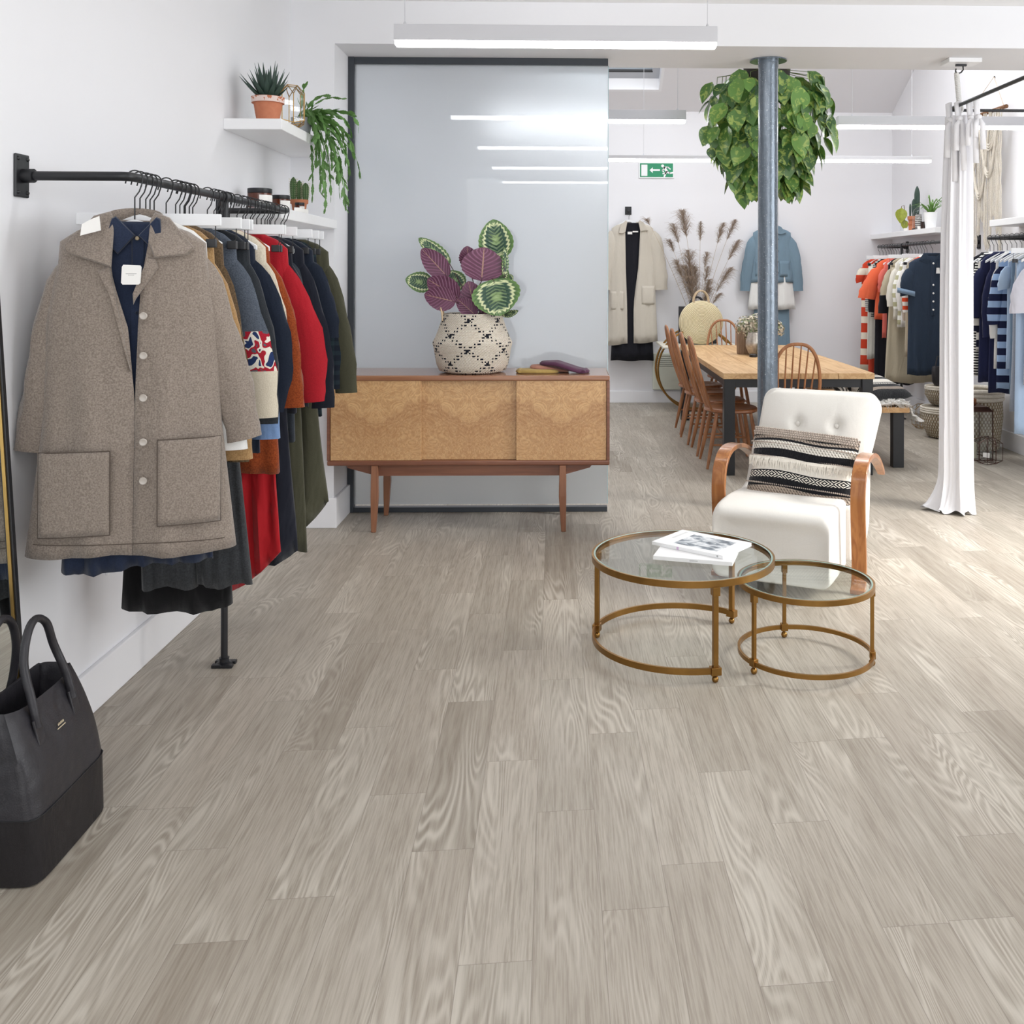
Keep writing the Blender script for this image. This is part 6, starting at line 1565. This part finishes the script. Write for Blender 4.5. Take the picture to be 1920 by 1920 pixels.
for (ppx, L, Wd) in PL:
    L *= 1.7; Wd *= 1.9
    tip = at(ppx[0], ppx[1], 10.62+rr.uniform(-.06, .06))-Vector(pp.location); base = Vector((rr.uniform(-.02, .02), rr.uniform(-.02, .02), 0))
    mid = base*.45+tip*.55+Vector((-.15*tip.x*.4, 0, .06)); pts = [base*(1-t)**2+mid*2*t*(1-t)+tip*t*t for t in [i/16 for i in range(17)]]
    stt.tube(pts, [.003-.002*i/16 for i in range(17)], 5)
    tot = (tip-base).length; f0 = max(0.0, 1-L/tot); n = int(240*L/.2)
    for i in range(n):
        q = f0+(1-f0)*rr.random()**.9; idx_ = q*16; i0 = min(15, int(idx_)); c = pts[i0].lerp(pts[i0+1], idx_-i0); d = (pts[i0+1]-pts[i0]).normalized()
        g = (q-f0)/(1-f0+1e-6); wd = Wd*(math.sin(PI*min(.98, .12+g*.86))**.8)
        a = rr.uniform(0, 2*PI); o_ = Vector((math.cos(a), math.sin(a)*.7, rr.uniform(-.5, .3))); l = wd*rr.uniform(.5, 1.3)
        pl.strip([c, c+d*l*.7+o_*l*.5, c+d*l*1.0+o_*l*.9+Vector((0, 0, -l*.45))], [.0011, .0011, .0004], (rr.uniform(-1, 1), rr.uniform(-1, 1), rr.uniform(-1, 1)))
pl.build('plumes', M_reed, pp, smooth=False); stt.build('stalks', M_reedst, pp)

# ------------------------------------------------------------------ right wall: shelves, plants, macrame
SR = 1.872
shelf('white floating shelf in the far right corner with potted plants', 3.40, RX, 9.03, YB, SR-.052, SR, 'right wall shelves')
shelf('white floating shelf at the right edge above the clothes', 3.40, RX, 6.4, 7.86, SR-.052, SR, 'right wall shelves')
def Xat(px_, X): return atx(px_, 430, X).y
# pothos cutting in jar, terracotta cactus pot, glass cloche, white pot
y_ = Xat(1695, 3.47)
jr = MB().lathe([(.035, 0), (.036, .11), (.033, .11), (.032, .01)], 24, cap1=False).build('glass_tumbler', M_clear); jr.location = (3.47, y_, SR); tag(jr, 'clear glass holding a yellow-green cutting on the far right shelf', 'glass')
cut = thing('pothos_cutting', 'yellow-green leafy cutting in the clear glass on the far right shelf', 'plant', (3.47, y_, SR+.01))
mb = MB(); mb.uv = {}
heart(Vector((-.04, -.04, .20)), Vector((-.1, 0, -1)), Vector((-.2, -1, .1)), .13, .9); heart(Vector((-.01, -.03, .09)), Vector((.1, 0, -1)), Vector((.1, -1, .1)), .09, .3)
mb.build('leaves', plain('lime_leaf', 'a2ad3f', .45, var=.25, sc=40), cut)
MB().tube([(.0, 0, 0), (.01, 0, .15), (.0, 0, .26), (-.03, -.02, .25), (-.045, -.03, .2)], .0035, 6).build('stem', plain('brown_stem', '6f5a3a', .6), cut)
y_ = Xat(1714, 3.50)
pot('terracotta_pot', 'tall terracotta pot of the tall cactus on the far right shelf', (3.50, y_, SR), .045, .060, .145, M_terra)
tcx = thing('column_cactus', 'tall dark green column cactus on the far right shelf', 'plant', (3.50, y_, SR+.12))
for c, r, h in (((.03, 0, 0), .026, .33), ((-.006, .0, 0), .018, .20), ((-.04, 0, 0), .010, .155)): cactus_stem(MB(), c, r, h, 9).build('stem', M_agave, tcx)
y_ = Xat(1707, 3.44)
pot('small_terracotta_pot', 'small terracotta pot between the cutting and the tall cactus', (3.455, y_, SR), .03, .036, .075, M_terra)
y_ = Xat(1722, 3.455)
cl = thing('glass_cloche', 'glass cloche over twine on a dark base on the far right shelf', 'cloche', (3.455, y_, SR))
MB().lathe([(.055, .012), (.055, .16), (.045, .195), (.02, .215), (.006, .219)], 32).build('dome', M_clear, cl); MB().ball((0, 0, .228), .011, 12, 8).build('knob', M_clear, cl)
MB().lathe([(.058, 0), (.06, .004), (.06, .012)], 32).build('base', M_black, cl)
MB().lathe([(.03, .012), (.034, .10), (.03, .15)], 24).build('twine_bundle', stripes('white_black_twine', 'efece8', '6a6462', .018, .7), cl)
y_ = Xat(1738, 3.50)
c = MB().lathe([(.028, 0), (.03, .005), (.03, .07)], 20).build('dark_candle_jar', plain('dark_brown_glass', '33241f', .2)); c.location = (3.45, Xat(1733, 3.45)+.02, SR); tag(c, 'small dark brown candle jar beside the white plant pot', 'candle')
y_ = Xat(1745, 3.49)
pot('white_pot', 'white tapered plant pot on the far right shelf beside the curtain', (3.49, y_, SR), .048, .066, .155, plain('white_ceramic', 'f4f4f4', .3), rim=False)
spd = thing('spider_plant', 'small spiky green plant in the white pot on the far right shelf', 'plant', (3.49, y_, SR+.13))
mb2 = MB(); rr = random.Random(17)
for i in range(30):
    a = i*2.4; l = rr.uniform(.11, .21); o_ = Vector((math.cos(a), math.sin(a), 0)); up_ = rr.uniform(.5, 1.3)
    pts = [o_*.008+Vector((0, 0, .0)), o_*l*.3+Vector((0, 0, l*.5*up_)), o_*l*.65+Vector((0, 0, l*.75*up_)), o_*l*1.0+Vector((0, 0, l*.6*up_))]
    mb2.strip(pts, [.005, .007, .005, .001], (0, .3, 1))
mb2.build('leaves', plain('bright_green_blade', '6d9a48', .45, var=.25, sc=40), spd, smooth=False, solid=.001)
for px_, lb in ((1698, 'white price card before the glass of cuttings'), (1724, 'white price card before the glass cloche')):
    c = MB().prism([(-.02, 0), (.02, 0), (.02, .026), (-.02, .026)], -.0008, .0008).build('price_card', M_tag, smooth=False); c.location = (3.413, Xat(px_, 3.413), SR+.0005); c.rotation_euler = (0, 0, -.6); tag(c, lb, 'card', 'price cards on the far right shelf')

# macrame
ya, yb_ = 7.97, 8.78; zm = 2.80
mc = thing('macrame_hanging', 'large cream knotted macrame wall hanging on a branch beside the curtain', 'wall hanging', (3.56, (ya+yb_)/2, zm))
hl = (yb_-ya)/2
M_mac = fabric('natural_cotton_rope', 'e8e1d5', 'b3a896', 200, .6)
MB().tube([(0, -hl-.06, 0), (0, 0, .008), (0, hl+.05, 0)], .017, 10).build('branch', wood('brown_branch', '5d4029', '8a6040', 1, 2, .7), mc)
nl = atx(1864, 144, RX-.01)
MB().tube([(0, -hl-.02, .0), (RX-.012-3.56, nl.y-mc.location.y, nl.z-zm), (0, hl+.02, 0)], .0022, 6).build('hanging_string', M_rope, mc)
MB().ball((RX-3.56-.008, nl.y-mc.location.y, nl.z-zm), .007, 8, 6).build('nail', M_black, mc)
rp = MB(); rr = random.Random(5); nC = 46
for i in range(nC):
    y = -hl+.01+(2*hl-.02)*i/(nC-1); g = (i/(nC-1)); wgt = abs(2*g-1)
    L = 1.28-.52*wgt*.6-.12*rr.random() if g > .0 else 1
    L = (1.30-.35*abs(math.sin(g*PI*3)))*rr.uniform(.92, 1.0)
    pts = []; n = 30; y += .014*math.sin(i*2*PI/7)
    for j in range(n+1):
        q = j/n; z = -q*L; kn = .5 if q < .55 else 0
        yy = y+.024*math.sin(z*22+(i % 2)*PI)*kn*(1 if (i//4) % 2 else .5)+.006*math.sin(z*9+i)*(1-kn)
        xx = -.012+.010*math.cos(z*26+(i % 2)*PI)*kn+.004*math.sin(i)
        pts.append((xx, yy, z))
    rp.tube(pts, [.0052]*(n-3)+[.006, .010, .010, .004], 5)
rp.build('knotted_cords', M_mac, mc)
sw = MB()
for k_, (c0, c1, dz) in enumerate(((-.38, -.02, -.22), (0.02, .38, -.22), (-.36, .0, -.45), (0, .36, -.45), (-.2, .2, -.62))):
    for off in (0, .022, .044):
        sw.tube([(-.026, c0+(c1-c0)*t, -.05*0+dz*math.sin(PI*t)*1.0-.06-off-.0) for t in [i/16 for i in range(17)]], .0085, 6)
sw.build('knotted_swags', M_mac, mc)

# ------------------------------------------------------------------ curtain and cubicle rail
CU = Vector((2.365, 5.98, 2.46))
cr = thing('cubicle_rail', 'black steel curtain rail of the changing cubicle hanging from the beam', 'curtain rail', tuple(CU))
MB().tube([(0, .04, 0), (0, -.1, 0), (0, -2.4, 0)], .011, 12).build('side_rail', M_black, cr)
MB().tube([(0, .03, -.012), (1.6, .03, -.012)], .009, 12).build('front_rail', M_black, cr)
MB().lathe([(.014, -.01), (.014, .01)], 12, M=T(0, .05, 0) @ Rx(PI/2)).build('end_cap', M_black, cr)
mt = thing('ceiling_mount', 'white square ceiling mount with a black hook under the beam', 'ceiling hook', (2.39, 5.93, ZB))
MB().box(-.10, .10, -.07, .07, -.028, -.001).build('mount_plate', M_white, mt, smooth=False, bevel=.003)
MB().box(-.032, .032, -.008, .008, -.04, -.028).tube([(.012, 0, -.038), (.014, 0, -.06), (.0, 0, -.078), (-.02, 0, -.085), (-.034, 0, -.07), (-.030, 0, -.055)], .0045, 8).build('hook', M_black, mt)
rb = thing('rope_loop', 'white braided cloth rope tying the cubicle rail up to the ceiling hook', 'rope', (2.375, 5.93, 2.66))
a, b = Vector((-.012, 0, -.0)), Vector((.014, .02, -.20)); br = MB()
for s_ in range(3):
    br.tube([a+(b-a)*t+Vector((.009*math.cos(t*34+s_*2.1), .009*math.sin(t*34+s_*2.1), 0)) for t in [i/40 for i in range(41)]], .008, 7)
br.build('braid', M_wht, rb); MB().tube([b+Vector((.02*math.cos(q), 0, -.012+.022*math.sin(q))) for q in [2*PI*i/16 for i in range(16)]], .008, 7, close=True).build('loop', M_wht, rb)
k = N('white_linen_curtain'); n_ = k.noise(k.scale(k.obj(), 1, 1, .3), 300, 2); k.bump(n_, .2, .001); k.b.inputs['Subsurface Weight'].default_value = .15; k.b.inputs['Subsurface Radius'].default_value = (.05, .05, .05)
M_curt = k.done(H('f1f0f3'), .9, 0, .2, .1)
ctn = thing('white_curtain', 'tall white gathered curtain tied to the cubicle rail, pooling on the floor', 'curtain', (CU.x+.03, 5.96, 0))
rings = []; nz = 60
for i in range(nz+1):
    q = i/nz; z = 2.40*(1-q); rings.append([])
    wx = .070+.020*q+.006*math.sin(q*5); wy = .065+.04*q
    dx = -.02*q+(-.01*math.sin(q*3))
    tail = max(0, (q-.90)/.10)
    for j in range(120):
        a = 2*PI*j/120; fo = 1+.17*math.sin(7*a+q*1.2)+.10*math.sin(13*a-q*2+1)+.05*math.sin(23*a)
        x, y = wx*fo*math.cos(a), wy*fo*math.sin(a)
        if math.cos(a) < 0: x -= tail**2*.085*(-math.cos(a))**2*(1+.5*math.sin(5*a))
        y -= tail**2*.03*(math.sin(a) < 0)
        rings[-1].append((x+dx, y, max(z, .004+.012*(1+math.sin(9*a))*tail)))
MB().loft(list(reversed(rings)), False, True).build('curtain_cloth', M_curt, ctn, ang=80)
for i, (dx, yy, L) in enumerate(((-.075, .0, .36), (-.045, -.06, .30), (.01, -.10, .26), (.045, -.12, .18))):
    tie = MB(); x0 = dx
    tie.tube([(x0-.0, yy-.02, 2.38), (x0-.012, yy-.03, 2.47), (x0+.002+.01, yy, 2.485), (x0+.02, yy+.01, 2.40)], .014, 8, flat=.5)
    tie.ball((x0+.004, yy-.035, 2.375), .022, 10, 8, sz=.8)
    for s2 in (-1, 1):
        tie.strip([(x0+.004, yy-.045, 2.375), (x0+s2*.02, yy-.055, 2.33), (x0+s2*.024, yy-.06, 2.36-L*(.8+.2*s2))], [.006, .016, .017], (0, 1, 0))
    tie.build('fabric_tie', M_curt, ctn, ang=80, solid=.003)

# ------------------------------------------------------------------ floor items at right: baskets, lanterns, bags
def weave():
    k = N('whitewashed_wicker'); o = k.obj(); x, y, z = k.xyz(o); a = k.math('ARCTAN2', x, y)
    r1 = k.math('FLOOR', k.math('MULTIPLY', z, 42)); ck = k.math('SINE', k.math('ADD', k.math('MULTIPLY', a, 46), k.math('MULTIPLY', r1, PI)))
    rz_ = k.math('FRACT', k.math('MULTIPLY', z, 42)); g = k.math('GREATER_THAN', ck, .25)
    e = k.math('MULTIPLY', g, k.math('LESS_THAN', k.math('ABSOLUTE', k.math('SUBTRACT', rz_, .5)), .38))
    k.bump(k.math('MULTIPLY', ck, k.math('SINE', k.math('MULTIPLY', rz_, PI))), 1, .008)
    return k.done(k.mix(e, H('a08f76'), H('e8e0d2')), .85, 0, .2)
M_wk = weave(); M_wkr = fabric('white_coil_rim', 'e6dfd3', 'bcb09c', 150, .5)
def wicker(name, label, loc, r0, r1, h, grp, lid=True):
    t = thing(name, label, 'basket', loc, 0, grp)
    MB().lathe([(r0*.7, 0), (r0, .012), (r1*1.02, h*.55), (r1, h*.82)], 48, cap1=not lid).build('basket_body', M_wk, t, ang=60)
    rm = MB()
    for i in range(3): rm.tube([(r1*math.cos(a), r1*math.sin(a), h*.85+i*h*.065) for a in [2*PI*j/40 for j in range(40)]], h*.036, 8, close=True)
    rm.build('coiled_rim', M_wkr, t)
    if lid: MB().lathe([(r1*.97, h*.95), (r1*.9, h*1.0), (.02, h*1.03)], 40, cap1=True).build('lid', M_wk, t)
    return t
p = atz(1753, 808, 0); WX = p.x
GB = 'lidded wicker baskets behind the curtain'
wicker('wicker_basket', 'lower and larger of the two stacked wicker baskets left of the curtain', (3.32, 8.62, 0), .13, .185, .27, GB)
wicker('wicker_basket', 'smaller lidded wicker basket on top of the larger one left of the curtain', (3.31, 8.64, .282), .09, .135, .17, GB)
wicker('wicker_hamper', 'large round wicker hamper standing behind the copper lantern', (3.37, 8.04, 0), .18, .205, .50, None, lid=False)
bp_ = at(1750, 690, 8.55)
hb = thing('black_handbag', 'small black leather handbag with white trim on the stacked baskets beside the curtain', 'bag', (3.315, 8.62, .462), .2)
MB().loft([[(math.copysign(abs(math.cos(a))**.5, math.cos(a))*.10*s_, .032*math.copysign(abs(math.sin(a))**.6, math.sin(a)), z) for a in [2*PI*j/32 for j in range(32)]] for z, s_ in ((0, .75), (.03, .95), (.10, 1), (.15, .98), (.165, .9))]).build('bag_body', M_lea, hb)
MB().tube([(-.08, 0, .13), (-.05, 0, .25), (.05, 0, .25), (.08, 0, .13)], .006, 8).build('handle', M_lea, hb)
p = atz(1669, 800, 0)
p = atz(1731, 796, 0)
lantern('brass_lantern', 'slim gold wire lantern on the floor just behind the stacked wicker baskets', (3.31, 9.12, 0), .12, .225, M_gold, .3, cat='lantern')
p = atz(1862, 848, 0)
lantern('geometric_lantern', 'small dark copper geometric glass lantern in front of the tall one', (3.20, 7.42, 0), .15, .20, M_copper, .35, cat='lantern')
tg = thing('swing_tag', 'white tag hanging on the small dark copper lantern', 'tag', (3.15, 7.325, .155), .2)
MB().prism([(-.028, -.05), (.028, -.058), (.026, -.095), (-.03, -.085)], -.002, 0).build('card', M_tag, tg, smooth=False); MB().tube([(0, 0, 0), (.004, -.002, -.05)], .0016, 5).build('cord', M_wire, tg)
tl = thing('copper_lantern', 'tall glass and dark copper box lantern with a candle inside beside the curtain', 'lantern', (3.165, 7.66, 0), 0)
lw, lh = .125, .40; e = MB()
for sx in (-1, 1):
    for sy2 in (-1, 1): e.tube([(sx*lw, sy2*lw, 0), (sx*lw, sy2*lw, lh)], .005, 6)
for z in (.004, lh-.02):
    for a, b in (((-1, -1), (1, -1)), ((1, -1), (1, 1)), ((1, 1), (-1, 1)), ((-1, 1), (-1, -1))): e.tube([(a[0]*lw, a[1]*lw, z), (b[0]*lw, b[1]*lw, z)], .005, 6)
e.build('lead_frame', M_copper, tl)
MB().loft([[(sx*s_, sy2*s_, z) for sx, sy2 in ((-1, -1), (1, -1), (1, 1), (-1, 1))] for z, s_ in ((lh-.02, lw+.004), (lh+.012, lw*.8))]).build('lid', M_copper, tl, smooth=False)
MB().box(-lw+.003, lw-.003, -lw, -lw+.002, .005, lh-.02).box(-lw+.003, lw-.003, lw-.002, lw, .005, lh-.02).box(-lw, -lw+.002, -lw+.004, lw-.004, .005, lh-.02).box(lw-.002, lw, -lw+.004, lw-.004, .005, lh-.02).build('glass_panels', M_clear, tl, smooth=False)
cd_ = MB().lathe([(.037, 0), (.038, .004), (.038, .125), (.03, .128)], 24).build('pillar_candle', plain('ivory_wax', 'e8e2c8', .5)); cd_.location = (3.16, 7.62, .006); tag(cd_, 'ivory pillar candle inside the tall copper lantern', 'candle')
th2 = thing('copper_tealight', 'small copper tealight holder on the lid of the tall lantern', 'candle holder', (3.17, 7.66, lh+.0125))
MB().lathe([(.035, 0), (.042, .01), (.042, .052), (.036, .055), (.034, .01)], 24, cap1=False).build('holder', plain('copper', 'a0653f', .3, .9), th2); MB().lathe([(.03, .01), (.03, .035)], 20).build('wax', bpy.data.materials['ivory_wax'], th2)
